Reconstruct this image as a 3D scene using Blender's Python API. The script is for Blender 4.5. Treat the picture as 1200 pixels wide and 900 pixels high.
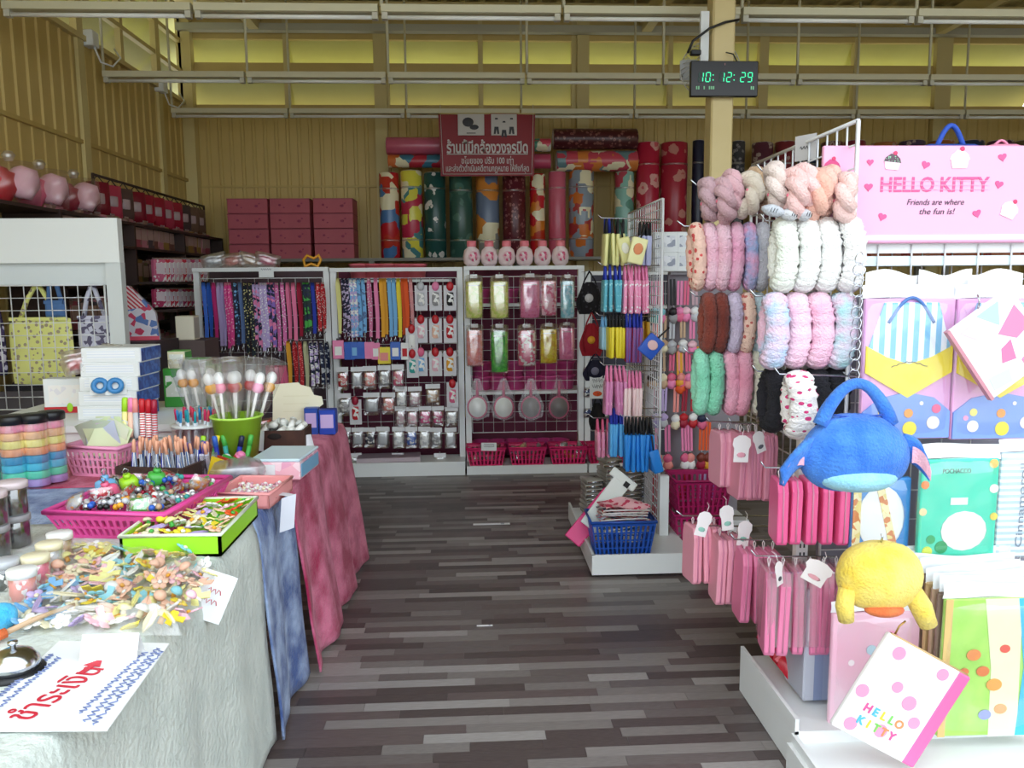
import bpy, bmesh, math, random
from mathutils import Matrix, Vector, noise
random.seed(7)
for o in list(bpy.data.objects): bpy.data.objects.remove(o)
S = bpy.context.scene
COL = S.collection
rad = math.radians
# ---------------------------------------------------------------- camera
F = 940.0
ROT = Matrix.Rotation(rad(-2.86), 3, 'Z') @ Matrix.Rotation(rad(90 - 7.15), 3, 'X') @ Matrix.Rotation(rad(-.5), 3, 'Z')
CAM = Vector((0, 0, 1.5))
cd = bpy.data.cameras.new('camera'); cam = bpy.data.objects.new('camera', cd); COL.objects.link(cam)
cd.sensor_width = 36; cd.lens = F / 1200 * 36; cd.clip_start = .05
cam.matrix_world = Matrix.Translation(CAM) @ ROT.to_4x4()
S.camera = cam
# ---------------------------------------------------------------- light
w = bpy.data.worlds.new('overcast_sky'); S.world = w; w.use_nodes = True
bg = w.node_tree.nodes['Background']; bg.inputs[0].default_value = (.85, .94, 1, 1); bg.inputs[1].default_value = 1.6
S.view_settings.view_transform = 'Standard'; S.view_settings.look = 'None'
S.view_settings.gamma = 1; S.view_settings.use_curve_mapping = False
S.view_settings.exposure = .93

def P(px, py, X=None, Y=None, Z=None):
    d = ROT @ Vector(((px - 600) / F, -(py - 450) / F, -1))
    t = (X - CAM.x) / d.x if X is not None else (Y - CAM.y) / d.y if Y is not None else (Z - CAM.z) / d.z
    return CAM + d * t
def mpp(p):  # metres per pixel at a point
    return -(ROT.transposed() @ (Vector(p) - CAM)).z / F
# ---------------------------------------------------------------- materials
def lin(h):
    h = h.lstrip('#'); c = [int(h[i:i + 2], 16) / 255 for i in (0, 2, 4)]
    return tuple(((x + .055) / 1.055) ** 2.4 if x > .04045 else x / 12.92 for x in c) + (1,)
PAL = dict(white='#f2f2f0', cream='#efe6c4', grey='#9b9a9c', silver='#c3c6cc', black='#17171b', red='#c2202c', crimson='#a01436',
    magenta='#cf2f7c', pink='#ee86b4', rose='#e6688f', pale_pink='#f6c4d2', salmon='#f0958e', peach='#f7c7ae', orange='#ea5a20',
    amber='#e8a52c', yellow='#f0d93a', lemon='#f3ef9e', lime='#a6dc2c', green='#4cb04a', mint='#92e2c0', teal='#3fa8a0', aqua='#8fd6e6',
    sky='#7ab6e6', blue='#2f62c4', royal='#2438a8', navy='#1c2444', lilac='#c3aede', purple='#8b6bc0', mauve='#c9a6b0', tan='#c8a888',
    brown='#7c3424', chocolate='#3a241e', turquoise='#3ad0b4', denim='#5b76a8', hot_pink='#ea4a98')
MC = {}
def hx(c): return PAL.get(c, c)
def mt(c, r=.55, kind='plain', c2=None, sc=20., c3=None, bump=0., bs=200., metal=0., spec=.5):
    key = (c, r, kind, c2, sc, c3, bump, bs, metal, spec)
    if key in MC: return MC[key]
    m = bpy.data.materials.new('%s_%s' % (kind, str(c).lstrip('#'))); m.use_nodes = True
    nt = m.node_tree; N = nt.nodes; L = nt.links; b = N['Principled BSDF']
    b.inputs['Base Color'].default_value = lin(hx(c)); b.inputs['Roughness'].default_value = r; b.inputs['Metallic'].default_value = metal
    b.inputs['Specular IOR Level'].default_value = spec
    tc = N.new('ShaderNodeTexCoord'); oc = tc.outputs['Object']
    def ramp(src, stops, mode='LINEAR'):
        q = N.new('ShaderNodeValToRGB'); q.color_ramp.interpolation = mode
        e = q.color_ramp.elements
        while len(e) < len(stops): e.new(.5)
        for i, (p, cc) in enumerate(stops): e[i].position = p; e[i].color = lin(hx(cc))
        L.new(src, q.inputs[0]); return q.outputs[0]
    def tex(t, **k):
        q = N.new('ShaderNodeTex' + t); L.new(oc, q.inputs['Vector'])
        for a, v in k.items(): q.inputs[a].default_value = v
        return q
    if kind == 'clear':
        out = N['Material Output']; tr = N.new('ShaderNodeBsdfTransparent'); gl = N.new('ShaderNodeBsdfGlossy'); df = N.new('ShaderNodeBsdfTranslucent')
        gl.inputs['Roughness'].default_value = r; df.inputs[0].default_value = lin(hx(c)); gl.inputs[0].default_value = (1, 1, 1, 1)
        m1 = N.new('ShaderNodeMixShader'); m1.inputs[0].default_value = .25; L.new(gl.outputs[0], m1.inputs[1]); L.new(df.outputs[0], m1.inputs[2])
        m2 = N.new('ShaderNodeMixShader'); nz = tex('Noise', Scale=30.); mr = N.new('ShaderNodeMapRange')
        mr.inputs[3].default_value = sc * .01; mr.inputs[4].default_value = sc * .03
        L.new(nz.outputs[0], mr.inputs[0]); L.new(mr.outputs[0], m2.inputs[0])
        L.new(tr.outputs[0], m2.inputs[1]); L.new(m1.outputs[0], m2.inputs[2]); L.new(m2.outputs[0], out.inputs[0])
        MC[key] = m; return m
    o = None
    if kind == 'dots':
        v = tex('Voronoi', Scale=sc); v.inputs['Randomness'].default_value = .75
        o = ramp(v.outputs['Distance'], [(0, c2), (.27, c2), (.3, c)], 'CONSTANT')
    elif kind == 'fleck':
        v = tex('Voronoi', Scale=sc)
        sp = N.new('ShaderNodeSeparateColor'); L.new(v.outputs['Color'], sp.inputs[0])
        o = ramp(sp.outputs[0], [(0, c), (.5, c2 or c), (.78, c3 or c)], 'CONSTANT')
    elif kind == 'patch':
        v = tex('Voronoi', Scale=sc); v.distance = 'CHEBYCHEV'
        sp = N.new('ShaderNodeSeparateColor'); L.new(v.outputs['Color'], sp.inputs[0])
        o = ramp(sp.outputs[1], [(0, c), (.3, c2), (.5, c3 or c), (.66, 'cream'), (.82, c2)], 'CONSTANT')
    elif kind == 'bloom':
        v = tex('Voronoi', Scale=sc); nz = tex('Noise', Scale=sc * 2.5)
        mx = N.new('ShaderNodeMath'); mx.operation = 'MULTIPLY_ADD'; mx.inputs[1].default_value = .5; L.new(nz.outputs[0], mx.inputs[0]); L.new(v.outputs['Distance'], mx.inputs[2])
        o = ramp(mx.outputs[0], [(0, c3 or c2), (.38, c2), (.58, c)], 'CONSTANT')
    elif kind == 'plush':
        nz = tex('Noise', Scale=sc); nz.inputs['Detail'].default_value = 6
        o = ramp(nz.outputs[0], [(.37, c), (.63, c2 or c)])
        try: b.inputs['Sheen Weight'].default_value = .15 if max(lin(hx(c))[:3]) > .05 else .02; b.inputs['Sheen Roughness'].default_value = .6
        except Exception: pass
    elif kind == 'stripe':
        wv = tex('Wave', Scale=sc); wv.bands_direction = c3 or 'X'
        o = ramp(wv.outputs[0], [(0, c), (.5, c2)], 'CONSTANT')
    elif kind == 'brick':
        q = N.new('ShaderNodeTexBrick'); L.new(oc, q.inputs['Vector']); q.inputs['Scale'].default_value = 1
        q.inputs['Brick Width'].default_value = .5; q.inputs['Row Height'].default_value = .05; q.inputs['Mortar Size'].default_value = 0
        q.inputs['Color1'].default_value = lin(hx(c)); q.inputs['Color2'].default_value = lin(hx(c2)); o = q.outputs[0]
    elif kind == 'grime':
        nz = tex('Noise', Scale=sc); nz.inputs['Detail'].default_value = 5
        o = ramp(nz.outputs[0], [(.35, c), (.75, c2)])
    if o is not None: L.new(o, b.inputs['Base Color'])
    if bump:
        nz = tex('Noise', Scale=bs); nz.inputs['Detail'].default_value = 4
        bn = N.new('ShaderNodeBump'); bn.inputs['Strength'].default_value = bump; bn.inputs['Distance'].default_value = .01
        L.new(nz.outputs[0], bn.inputs['Height']); L.new(bn.outputs[0], b.inputs['Normal'])
    MC[key] = m; return m
CLEAR = mt('white', .12, 'clear', sc=14.)
FILM = mt('white', .42, 'clear', sc=20.)
WHITE = mt('#e9ecec', .45); CHROME = mt('#c8ccd2', .18, metal=1.); WIRE = mt('#e4e6e8', .35)
BLACK = mt('black', .4); CREAMW = mt('#e9dfa8', .55, 'grime', '#ddd09a', 1.5)
# ---------------------------------------------------------------- mesh builder
class B:
    def __init__(s): s.v = []; s.f = []; s.m = []; s.s = []
    def add(s, vs, fs, mi=0, sm=False, T=None):
        n = len(s.v)
        s.v += [tuple(T @ Vector(q)) for q in vs] if T is not None else [tuple(q) for q in vs]
        for q in fs: s.f.append([n + i for i in q]); s.m.append(mi); s.s.append(sm)
        return s
    def box(s, c, d, mi=0, T=None):
        x, y, z = (q / 2 for q in d); c = Vector(c)
        vs = [Vector((a * x, b * y, e * z)) + c for a in (-1, 1) for b in (-1, 1) for e in (-1, 1)]
        return s.add(vs, [(0, 1, 3, 2), (4, 6, 7, 5), (0, 4, 5, 1), (2, 3, 7, 6), (0, 2, 6, 4), (1, 5, 7, 3)], mi, False, T)
    def rbox(s, c, d, bev, mi=0, T=None, seg=1, sm=False):
        bm = bmesh.new(); bmesh.ops.create_cube(bm, size=1)
        for q in bm.verts: q.co = Vector((q.co.x * d[0], q.co.y * d[1], q.co.z * d[2])) + Vector(c)
        bmesh.ops.bevel(bm, geom=list(bm.edges), offset=bev, segments=seg, affect='EDGES', profile=.5)
        bm.verts.index_update()
        s.add([q.co.copy() for q in bm.verts], [[q.index for q in f.verts] for f in bm.faces], mi, sm, T); bm.free(); return s
    def poly(s, pts, t, mi=0, T=None):  # outline in XZ, thickness t along Y, front face at y=-t/2
        n = len(pts)
        vs = [(x, -t / 2, z) for x, z in pts] + [(x, t / 2, z) for x, z in pts]
        fs = [list(range(n)), list(range(2 * n - 1, n - 1, -1))] + [(i, i + n, (i + 1) % n + n, (i + 1) % n) for i in range(n)]
        return s.add(vs, fs, mi, False, T)
    def lathe(s, prof, seg=16, mi=0, T=None, sm=True):
        vs = []; fs = []
        for r, z in prof:
            for k in range(seg): a = 2 * math.pi * k / seg; vs.append((r * math.cos(a), r * math.sin(a), z))
        for i in range(len(prof) - 1):
            for k in range(seg): q = (k + 1) % seg; fs.append((i * seg + k, i * seg + q, (i + 1) * seg + q, (i + 1) * seg + k))
        if prof[0][0] > 1e-4: fs.append(list(range(seg))[::-1])
        if prof[-1][0] > 1e-4: fs.append([(len(prof) - 1) * seg + k for k in range(seg)])
        return s.add(vs, fs, mi, sm, T)
    def tube(s, pts, r, seg=6, closed=False, mi=0, T=None, sm=True):
        pts = [Vector(q) for q in pts]; n = len(pts); vs = []; fs = []; up = None
        for i, p in enumerate(pts):
            a = pts[(i - 1) % n] if closed or i > 0 else p; c = pts[(i + 1) % n] if closed or i < n - 1 else p
            t = (c - a).normalized()
            if up is None: up = t.orthogonal().normalized()
            up = (up - t * up.dot(t)).normalized(); si = t.cross(up)
            rr = r(i / max(1, n - (0 if closed else 1))) if callable(r) else r
            for k in range(seg):
                q = 2 * math.pi * k / seg; vs.append(p + (up * math.cos(q) + si * math.sin(q)) * rr)
        for i in range(n if closed else n - 1):
            j = (i + 1) % n
            for k in range(seg): q = (k + 1) % seg; fs.append((i * seg + k, i * seg + q, j * seg + q, j * seg + k))
        if not closed: fs += [list(range(seg))[::-1], [(n - 1) * seg + k for k in range(seg)]]
        return s.add(vs, fs, mi, sm, T)
    def sheet(s, fn, nu, nv, mi=0, T=None, sm=True):
        vs = [fn(i / nu, j / nv) for j in range(nv + 1) for i in range(nu + 1)]
        fs = [(j * (nu + 1) + i, j * (nu + 1) + i + 1, (j + 1) * (nu + 1) + i + 1, (j + 1) * (nu + 1) + i) for j in range(nv) for i in range(nu)]
        return s.add(vs, fs, mi, sm, T)
    def pillow(s, w, h, t, n=6, mi=0, T=None, e=4., c=(0, 0, 0), wr=0.):  # puffed pad in the XZ plane
        for sg in (-1, 1):
            def fn(u, v, sg=sg):
                a = 2 * u - 1; b = 2 * v - 1
                k = max(0, (1 - abs(a) ** e)) * max(0, (1 - abs(b) ** e))
                q = noise.noise((a * 3, b * 4, sg * 5 + w * 99)) * wr
                return (c[0] + a * w / 2 * (1 - .04 * b * b), c[1] + sg * t / 2 * (k ** .5) + (q if k > 0 else 0), c[2] + b * h / 2 * (1 - .04 * a * a))
            s.sheet(fn, n, n, mi, T)
        return s
    def ball(s, c, r, mi=0, T=None, nu=10, nv=7, lump=0., seed=0):
        c = Vector(c); r = Vector((r, r, r)) if not hasattr(r, '__len__') else Vector(r)
        prof = []; vs = []; fs = []
        for j in range(nv + 1):
            for i in range(nu):
                a = 2 * math.pi * i / nu; b = math.pi * j / nv
                d = Vector((math.sin(b) * math.cos(a), math.sin(b) * math.sin(a), math.cos(b)))
                k = 1 + lump * noise.noise(d * 2.2 + Vector((seed, seed * 2, 0)))
                vs.append(c + Vector((d.x * r.x, d.y * r.y, d.z * r.z)) * k)
        for j in range(nv):
            for i in range(nu): q = (i + 1) % nu; fs.append((j * nu + i, (j + 1) * nu + i, (j + 1) * nu + q, j * nu + q))
        return s.add(vs, fs, mi, True, T)
    def mesh(s, name, mats):
        me = bpy.data.meshes.new(name); me.from_pydata(s.v, [], s.f)
        for q in (mats if isinstance(mats, (list, tuple)) else [mats]): me.materials.append(q)
        me.polygons.foreach_set('material_index', s.m); me.polygons.foreach_set('use_smooth', s.s); me.update(); return me
    def obj(s, name, mats, parent=None, loc=None, rot=None):
        o = bpy.data.objects.new(name, s.mesh(name, mats)); COL.objects.link(o)
        if parent is not None: o.parent = parent
        if loc is not None: o.location = loc
        if rot is not None: o.rotation_euler = rot
        return o
def tag(o, label, cat, group=None):
    o['label'] = label; o['category'] = cat
    if group: o['group'] = group
    return o
def thing(name, label, cat, loc=(0, 0, 0), rot=(0, 0, 0), group=None):
    o = bpy.data.objects.new(name, None); COL.objects.link(o); o.empty_display_size = .02
    o.location = loc; o.rotation_euler = rot if hasattr(rot, '__len__') else (0, 0, rot); return tag(o, label, cat, group)
def struct(o, label=None):
    o['kind'] = 'structure'
    if label: o['label'] = label; o['category'] = o.name.split('_')[0].split('.')[0]
    return o
def _tree(o): return (o, [_tree(c) for c in o.children])
def _swap(o, sw):
    if sw and o.type == 'MESH':
        for sl in o.material_slots:
            q = sw.get(sl.material.name) if sl.material else None
            if q: sl.link = 'OBJECT'; sl.material = q
def _cp(t, par, sw):
    c = t[0].copy(); COL.objects.link(c); c.parent = par; _swap(c, sw)
    for q in t[1]: _cp(q, c, sw)
    return c
def _each(t, fn):
    fn(t[0])
    for q in t[1]: _each(q, fn)
PROTO = {}
def inst(key, make, loc, rot, label, cat, group=None, sw=None, sc=None):
    """first use builds the thing, later uses copy it with its parts; sw swaps materials {old: new}"""
    sw = sw or {}
    if key not in PROTO:
        c = make(); t = _tree(c); _each(t, lambda o: _swap(o, {a.name: b for a, b in sw.items()})); PROTO[key] = (t, sw)
    else:
        t, s0 = PROTO[key]
        c = _cp(t, None, {s0.get(a, a).name: sw.get(a, a) for a in set(list(s0) + list(sw))})
    c.location = loc; c.rotation_euler = rot if hasattr(rot, '__len__') else (0, 0, rot)
    if sc: c.scale = sc if hasattr(sc, '__len__') else (sc,) * 3
    if 'group' in c: del c['group']
    return tag(c, label, cat, group)
def text(s, size, mat, parent, T, name='lettering', ext=.0006, off=0., width=None, align='CENTER'):
    cu = bpy.data.curves.new(name, 'FONT'); cu.body = s; cu.size = size; cu.extrude = ext; cu.offset = off; cu.align_x = align; cu.align_y = 'CENTER'
    cu.resolution_u = 3
    t = bpy.data.objects.new(name, cu); COL.objects.link(t)
    me = bpy.data.meshes.new_from_object(t.evaluated_get(bpy.context.evaluated_depsgraph_get()))
    bpy.data.objects.remove(t)
    if width:
        xs = [q.co.x for q in me.vertices] or [0, 1]; k = width / max(1e-6, max(xs) - min(xs)); mid = (max(xs) + min(xs)) / 2 if align == 'CENTER' else 0
        for q in me.vertices: q.co.x = (q.co.x - mid) * k
    me.transform(T); me.materials.clear(); me.materials.append(mat)
    o = bpy.data.objects.new(name, me); COL.objects.link(o); o.parent = parent; return o
UPR = Matrix.Rotation(rad(90), 4, 'X')   # lettering standing up, facing -Y
def TR(x, y, z): return Matrix.Translation((x, y, z))
def RZ(a): return Matrix.Rotation(a, 4, 'Z')
def RX(a): return Matrix.Rotation(a, 4, 'X')
def RY(a): return Matrix.Rotation(a, 4, 'Y')
rn = random.uniform
# ================================================================ STRUCTURE
XL, XR, YB, ZC = -3.0, 6.6, 9.0, 4.42
fl = B().box((1.8, 4.2, -.03), (9.6, 9.6, .06)).obj('floor', mt('#5c5352', .45, 'brick', '#837c7b')); struct(fl, 'grey and brown strip patterned vinyl floor')
STR = [mt(c, .38, 'grime', c2, 9., spec=.4) for c, c2 in (('#4c4241', '#5a4f4e'), ('#756e6b', '#837c79'), ('#918b88', '#a09b98'), ('#625957', '#706866'), ('#807976', '#8e8784'), ('#5d5150', '#6b5f5d'))]
rows = []; y = 2.02
while y < 6.75:
    x = -1.0 - rn(0, .3)
    while x < 1.5:
        l = rn(.22, .62); rows.append((x, y, l, random.choices(range(6), (5, 4, 2.2, 4, 3, 4))[0])); x += l
    y += .054
rows.sort(key=lambda q: (math.hypot(q[0] + q[2] / 2 - .1, q[1])))
SM = [B().box((0, 0, .0008), (1, 1, .0016)).mesh('floor_strip', q) for q in STR]
rest = B()
for i, (x, y, l, k) in enumerate(rows):
    if i < 300:
        o = bpy.data.objects.new('floor_strip', SM[k]); COL.objects.link(o); o.parent = fl
        o.location = (x + l / 2, y, rn(0, .0007)); o.scale = (l - .0012, .0532, 1)
    else: rest.box((x + l / 2, y, .0008 + rn(0, .0004)), (l - .0012, .0532, .0016), k)
o = rest.obj('floor_strips_far', STR, fl); o['kind'] = 'stuff'
struct(B().box((1.8, -9, -.08), (60, 42, .1)).add([(-40, 9.3, -.03), (40, 9.3, -.03), (40, 30, -.03), (-40, 30, -.03)], [(0, 1, 2, 3)]).add([(-40, -10, -.03), (-3.3, -10, -.03), (-3.3, 10, -.03), (-40, 10, -.03)], [(0, 1, 2, 3)]).obj('ground_outside', mt('#b9b6ae', .8, 'grime', '#a6a39c', .8)), 'pale concrete ground outside the shop')
def ribs(b, u0, u1, z0, z1, flat, pitch=.16, d=.012, mi=0):  # ribbed sheet; flat(u, depth, z) gives the point
    u = u0; pr = []
    while u < u1 - 1e-4:
        for a, q in ((0, 0), (.62, 0), (.7, d), (.92, d)): 
            if u + a * pitch < u1: pr.append((u + a * pitch, q))
        u += pitch
    pr.append((u1, 0))
    vs = [flat(a, q, z) for z in (z0, z1) for a, q in pr]; n = len(pr)
    b.add(vs, [(i, i + 1, n + i + 1, n + i) for i in range(n - 1)], mi); return b
SHEET = mt('#d2b874', .5, 'grime', '#c8ac66', 1.2); SHEET2 = mt('#c8ae6a', .5, 'grime', '#bea25c', 1.2); STEEL = mt('#d6c488', .5); LOUV = mt('#dcd890', .5, 'grime', '#d2cc80', 1.2)
# back wall
bw = B().box(((XL + XR) / 2, YB + .07, 1.7), (XR - XL, .03, 3.4)).obj('wall_back', SHEET2); struct(bw, 'cream ribbed metal back wall')
bp = [(-3.0, -.75), (-.75, 1.48), (1.48, 3.7), (3.7, 6.6)]
for a, c in bp:
    ribs(B(), a, c, 0, 2.55, lambda u, q, z: (u, YB - q, z), .12).obj('wall_sheet', SHEET, bw)
    ribs(B(), a, c, 2.57, 3.39, lambda u, q, z: (u, YB + .01 - q, z), .12).obj('wall_sheet', SHEET, bw)
B().box((1.8, YB - .005, 2.56), (9.6, .03, .02)).obj('joint_rail', SHEET2, bw)
BANDS = [(3.41, 3.70), (3.84, 4.08)]
for z0, z1 in ((3.37, 3.41), (3.70, 3.84), (4.08, 4.45)): B().box((1.8, YB, z0 / 2 + z1 / 2), (9.6, .07, z1 - z0)).obj('wall_rail', SHEET, bw)
mull = [-2.95 + 1.03 * i for i in range(10)]
for i, x in enumerate(mull):
    B().box((x, YB + .0, 3.9), (.05 if i % 2 else .1, .09, 1.06)).obj('mullion', STEEL, bw)
for x in (-.93, 1.24, 5.2): B().box((x, YB - .05, 2.2), (.13, .08, 4.4)).obj('wall_post', STEEL, bw)
for z0, z1 in BANDS:
    for i in range(len(mull) - 1):
        a, c = mull[i] - .03, mull[i + 1] + .03
        B().add([(a, YB + .02, z1), (c, YB + .02, z1), (c, YB + .34, z0 - .1), (a, YB + .34, z0 - .1)], [(0, 1, 2, 3)]).add([(a, YB + .03, z1 + .02), (c, YB + .03, z1 + .02), (c, YB + .36, z0 - .1), (a, YB + .36, z0 - .1)], [(3, 2, 1, 0)]).obj('louvre_sheet', LOUV, bw)
# left wall
lw = B().box((XL - .08, 4.25, 1.7), (.03, 9.5, 3.4)).obj('wall_left', SHEET2); struct(lw, 'cream ribbed metal left wall')
lp = [(-.5, 1.9), (1.9, 4.3), (4.3, 6.6), (6.6, 8.2), (8.2, 9.0)]
for a, c in lp:
    ribs(B(), a, c, 0, 2.6, lambda u, q, z: (XL + q * .6, u, z), .16).obj('wall_sheet', SHEET, lw)
    ribs(B(), a, c, 2.63, 3.4, lambda u, q, z: (XL + q, u, z), .16).obj('wall_sheet', SHEET, lw)
B().box((XL + .012, 4.25, 2.615), (.03, 9.5, .03)).obj('joint_rail', SHEET2, lw)
B().box((XL + .01, 4.25, 3.41), (.08, 9.5, .04)).obj('wall_rail', STEEL, lw)
for z in (3.72, 4.03, 4.36): B().box((XL, 4.25, z), (.06, 9.5, .04)).obj('wall_rail', STEEL, lw)
for i, y in enumerate([-.4, .75, 1.9, 3.1, 4.3, 5.45, 6.6, 7.4, 8.2, 8.9]):
    B().box((XL, y, 3.9), (.05, .06, 1.0)).obj('mullion', STEEL, lw)
for y in (1.9, 4.3, 6.6, 8.2): B().box((XL + .02, y, 2.2), (.03, .1, 4.4)).obj('wall_post', STEEL, lw)
for z0, z1 in ((3.43, 3.7), (3.74, 4.01), (4.05, 4.34)):
    for a, c in zip([-.4, .75, 1.9, 3.1, 4.3, 5.45, 6.6, 7.4, 8.2], [.75, 1.9, 3.1, 4.3, 5.45, 6.6, 7.4, 8.2, 8.95]):
        a -= .03; c += .03 if c < 8.9 else .7
        B().add([(XL - .02, a, z1), (XL - .02, c, z1), (XL - .42, c, z0 - .06), (XL - .42, a, z0 - .06)], [(0, 1, 2, 3)]).obj('louvre_sheet', LOUV, lw)
B().box((XL + .06, 8.93, 2.2), (.12, .12, 4.4)).obj('wall_post', STEEL, lw)
struct(ribs(B().box((XR + .06, 4.25, 2.2), (.03, 9.5, 4.4)), -.5, 9, 0, 4.4, lambda u, q, z: (XR - q, u, z), .16).obj('wall_right', SHEET), 'cream ribbed metal right wall')
# roof
YF = 1.7
ce = B().box((1.8, (YF + 9.3) / 2, ZC + .08), (9.9, 9.3 - YF, .03))
ribs(ce, XL, XR, 0, 9, lambda u, q, z: (u, z if z else YF, ZC + .03 - q), .2, .03); ce = ce.obj('ceiling', mt('#cbbd88', .5, 'grime', '#bfb07a', 1.3)); struct(ce, 'cream corrugated metal roof on purlins')
for y in (2.0, 3.3, 4.6, 6.2, 7.7, 8.85): B().box((1.8, y, ZC - .06), (9.6, .06, .12)).obj('purlin', STEEL, ce)
for x in (-2.2, 1.9, 5.1): B().box((x, 5.3, ZC - .2), (.1, 7.2, .18)).obj('rafter', STEEL, ce)
struct(B().box((1.8, YF, 4.05), (9.6, .08, .9)).obj('wall_front', SHEET), 'cream fascia over the open shop front')
struct(B().box((1.8, 8.86, 4.16), (9.6, .1, .07)).obj('trim_1', mt('#b9b6a2', .5)), 'grey beam across the top of the back wall')
colp = P(841, 200, Y=4.95)
cx = colp.x
struct(B().rbox((cx, 4.95, 2.2), (.135, .135, 4.4), .01).obj('pillar', mt('#dcc892', .5, 'grime', '#d2bd84', 2.)), 'cream square steel pillar behind the wall clock')
# ================================================================ CEILING FITTINGS, CLOCK, FAN, SIGN
TUBE = mt('#f4f4ee', .3); HOUS = mt('#d8d2b4', .5)
def batten():
    o = thing('light_batten', 'x', 'light')
    B().box((0, 0, .03), (1.12, .07, .045)).obj('housing', HOUS, o)
    B().tube([(-.53, 0, -.018), (.53, 0, -.018)], .014, 8).obj('lamp_tube', TUBE, o)
    for s in (-1, 1): B().box((s * .54, 0, -.008), (.035, .045, .05)).obj('end_cap', mt('#c9c6b6', .5), o)
    B().tube([(-.56, 0, .05), (-.56, 0, 1.1)], .012, 6).obj('hanger_rod', HOUS, o)
    return o
for r, (yy, x0, n, lb) in enumerate([(5.28, -2.25, 6, 'long white fluorescent batten in the row just behind the pillar'), (6.89, -2.37, 7, 'long white fluorescent batten in the row above the back racks'), (8.27, -2.33, 8, 'long white fluorescent batten in the row by the back wall')]):
    for i in range(n):
        inst('batten', batten, (x0 + i * 1.14, yy, 3.17), 0, lb, 'light', 'fluorescent battens, row %s' % ('behind pillar', 'above racks', 'by back wall')[r])
def jbox():
    o = thing('junction_box', 'x', 'box'); B().rbox((0, 0, 0), (.09, .12, .12), .008).obj('box_body', WHITE, o)
    B().tube([(.03, .0, -.06), (.05, .05, -.16), (.12, .1, -.18), (.16, .16, -.1), (.1, .2, -.02)], .008, 6).obj('cable', WHITE, o); return o
for a, q in (((115, 52), 'over the wall post'), ((195, 105), 'near the back corner'), ((232, 18), 'at the top of the back corner')):
    inst('jbox', jbox, P(*a, X=XL + .05) + Vector((0, -.14, 0)), 0, 'small white junction box with looped cable ' + q, 'junction box')
# clock
p = P(848, 93, Y=4.84); k = mpp(p)
c = thing('digital_clock', 'black digital wall clock with green digits on the pillar', 'clock', p)
B().rbox((0, 0, 0), (80 * k, .035, 40 * k), .004).obj('clock_case', mt('#120c0e', .3), c)
B().box((0, .045, 0), (.06, .07, .06)).obj('bracket', BLACK, c)
def lit(h, s, nm):
    m = mt(h, .4, nm); b = m.node_tree.nodes['Principled BSDF']; b.inputs['Emission Color'].default_value = lin(h); b.inputs['Emission Strength'].default_value = s; return m
ON = lit('#35e0a0', .55, 'led'); DIM = mt('#1d4a40', .5); SEG = dict(zip('0123456789', ('abcdef', 'bc', 'abged', 'abgcd', 'fgbc', 'afgcd', 'afgedc', 'abc', 'abcdefg', 'abcdfg')))
W = 80 * k
def digit(ch, x, z, w, h):
    on, off = B(), B(); t = w * .2
    for s in 'abcdefg':
        d = {'a': (0, h / 2, 1), 'g': (0, 0, 1), 'd': (0, -h / 2, 1), 'f': (-w / 2, h / 4, 0), 'b': (w / 2, h / 4, 0), 'e': (-w / 2, -h / 4, 0), 'c': (w / 2, -h / 4, 0)}[s]
        sz = (w * .8, .002, t) if d[2] else (t, .002, h * .42)
        (on if s in SEG.get(ch, '') else off).box((x + d[0] + d[1] * .12, -.0185, z + d[1]), sz)
    if on.v: on.obj('digit', ON, c)
    if off.v: off.obj('unlit_segments', DIM, c)
for i, ch in enumerate('101229'): digit(ch, W * (-.35 + i * .105 + (i // 2) * .1), W * .02, W * .062, W * .13)
for x in (-.17, .14):
    for z in (.05, -.02): B().box((W * x, -.0185, W * z), (W * .015, .002, W * .015)).obj('colon_dot', ON, c)
for i, x in enumerate((-.41, -.38, -.3, -.22, -.19, -.16, .4, .43)): B().box((W * x, -.0185, W * -.13), (W * .018, .002, W * .045)).obj('small_readout', mt('#8fd8a8', .5), c)
B().box((0, -.0185, W * .2), (W * .012, .002, W * .03)).obj('maker_mark', mt('#9a6a6a', .5), c)
B().tube([(.08, .0, .095), (.05, -.01, .14), (.02, .03, .16)], .004, 5).obj('power_cord', BLACK, c)
# fan behind the pillar
p = P(832, 78, Y=5.12); k = mpp(p); r = 34 * k
f = thing('wall_fan', 'white caged wall fan mounted behind the pillar', 'fan', p, (rad(10), 0, rad(165)))
g = B(); 
for q in range(32): a = q * math.pi / 16; g.tube([(math.cos(a) * .02, -.1, math.sin(a) * .02), (math.cos(a) * r * .7, -.1, math.sin(a) * r * .7), (math.cos(a) * r, -.03, math.sin(a) * r), (math.cos(a) * r * .7, .04, math.sin(a) * r * .7)], .0025, 4)
for rr, yy in ((r, -.03), (r * .7, -.1), (r * .4, -.1)): g.tube([(math.cos(q * math.pi / 16) * rr, yy, math.sin(q * math.pi / 16) * rr) for q in range(32)], .004, 5, True)
g.obj('cage', mt('#d0cfc8', .4), f)
for q in range(3):
    B().sheet(lambda u, v: ((.03 + u * (r * .85)) , -.03 + .03 * (v - .5) * 2, (v - .5) * (.06 + .1 * u * (1.4 - u))), 6, 4, T=RY(q * 2.094)).obj('blade', mt('#b8bcc0', .35), f)
B().lathe([(.0, -.09), (.045, -.08), (.05, 0), (.065, .05), (.06, .16), (.0, .17)], 16, T=RX(rad(90)) @ Matrix.Scale(-1, 4, (0, 0, 1))).obj('motor', mt('#c9c8c2', .4), f)
B().tube([(0, .12, 0), (.0, .16, -.08), (.02, .17, -.16)], .018, 8).obj('stem', mt('#c9c8c2', .4), f)
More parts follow.
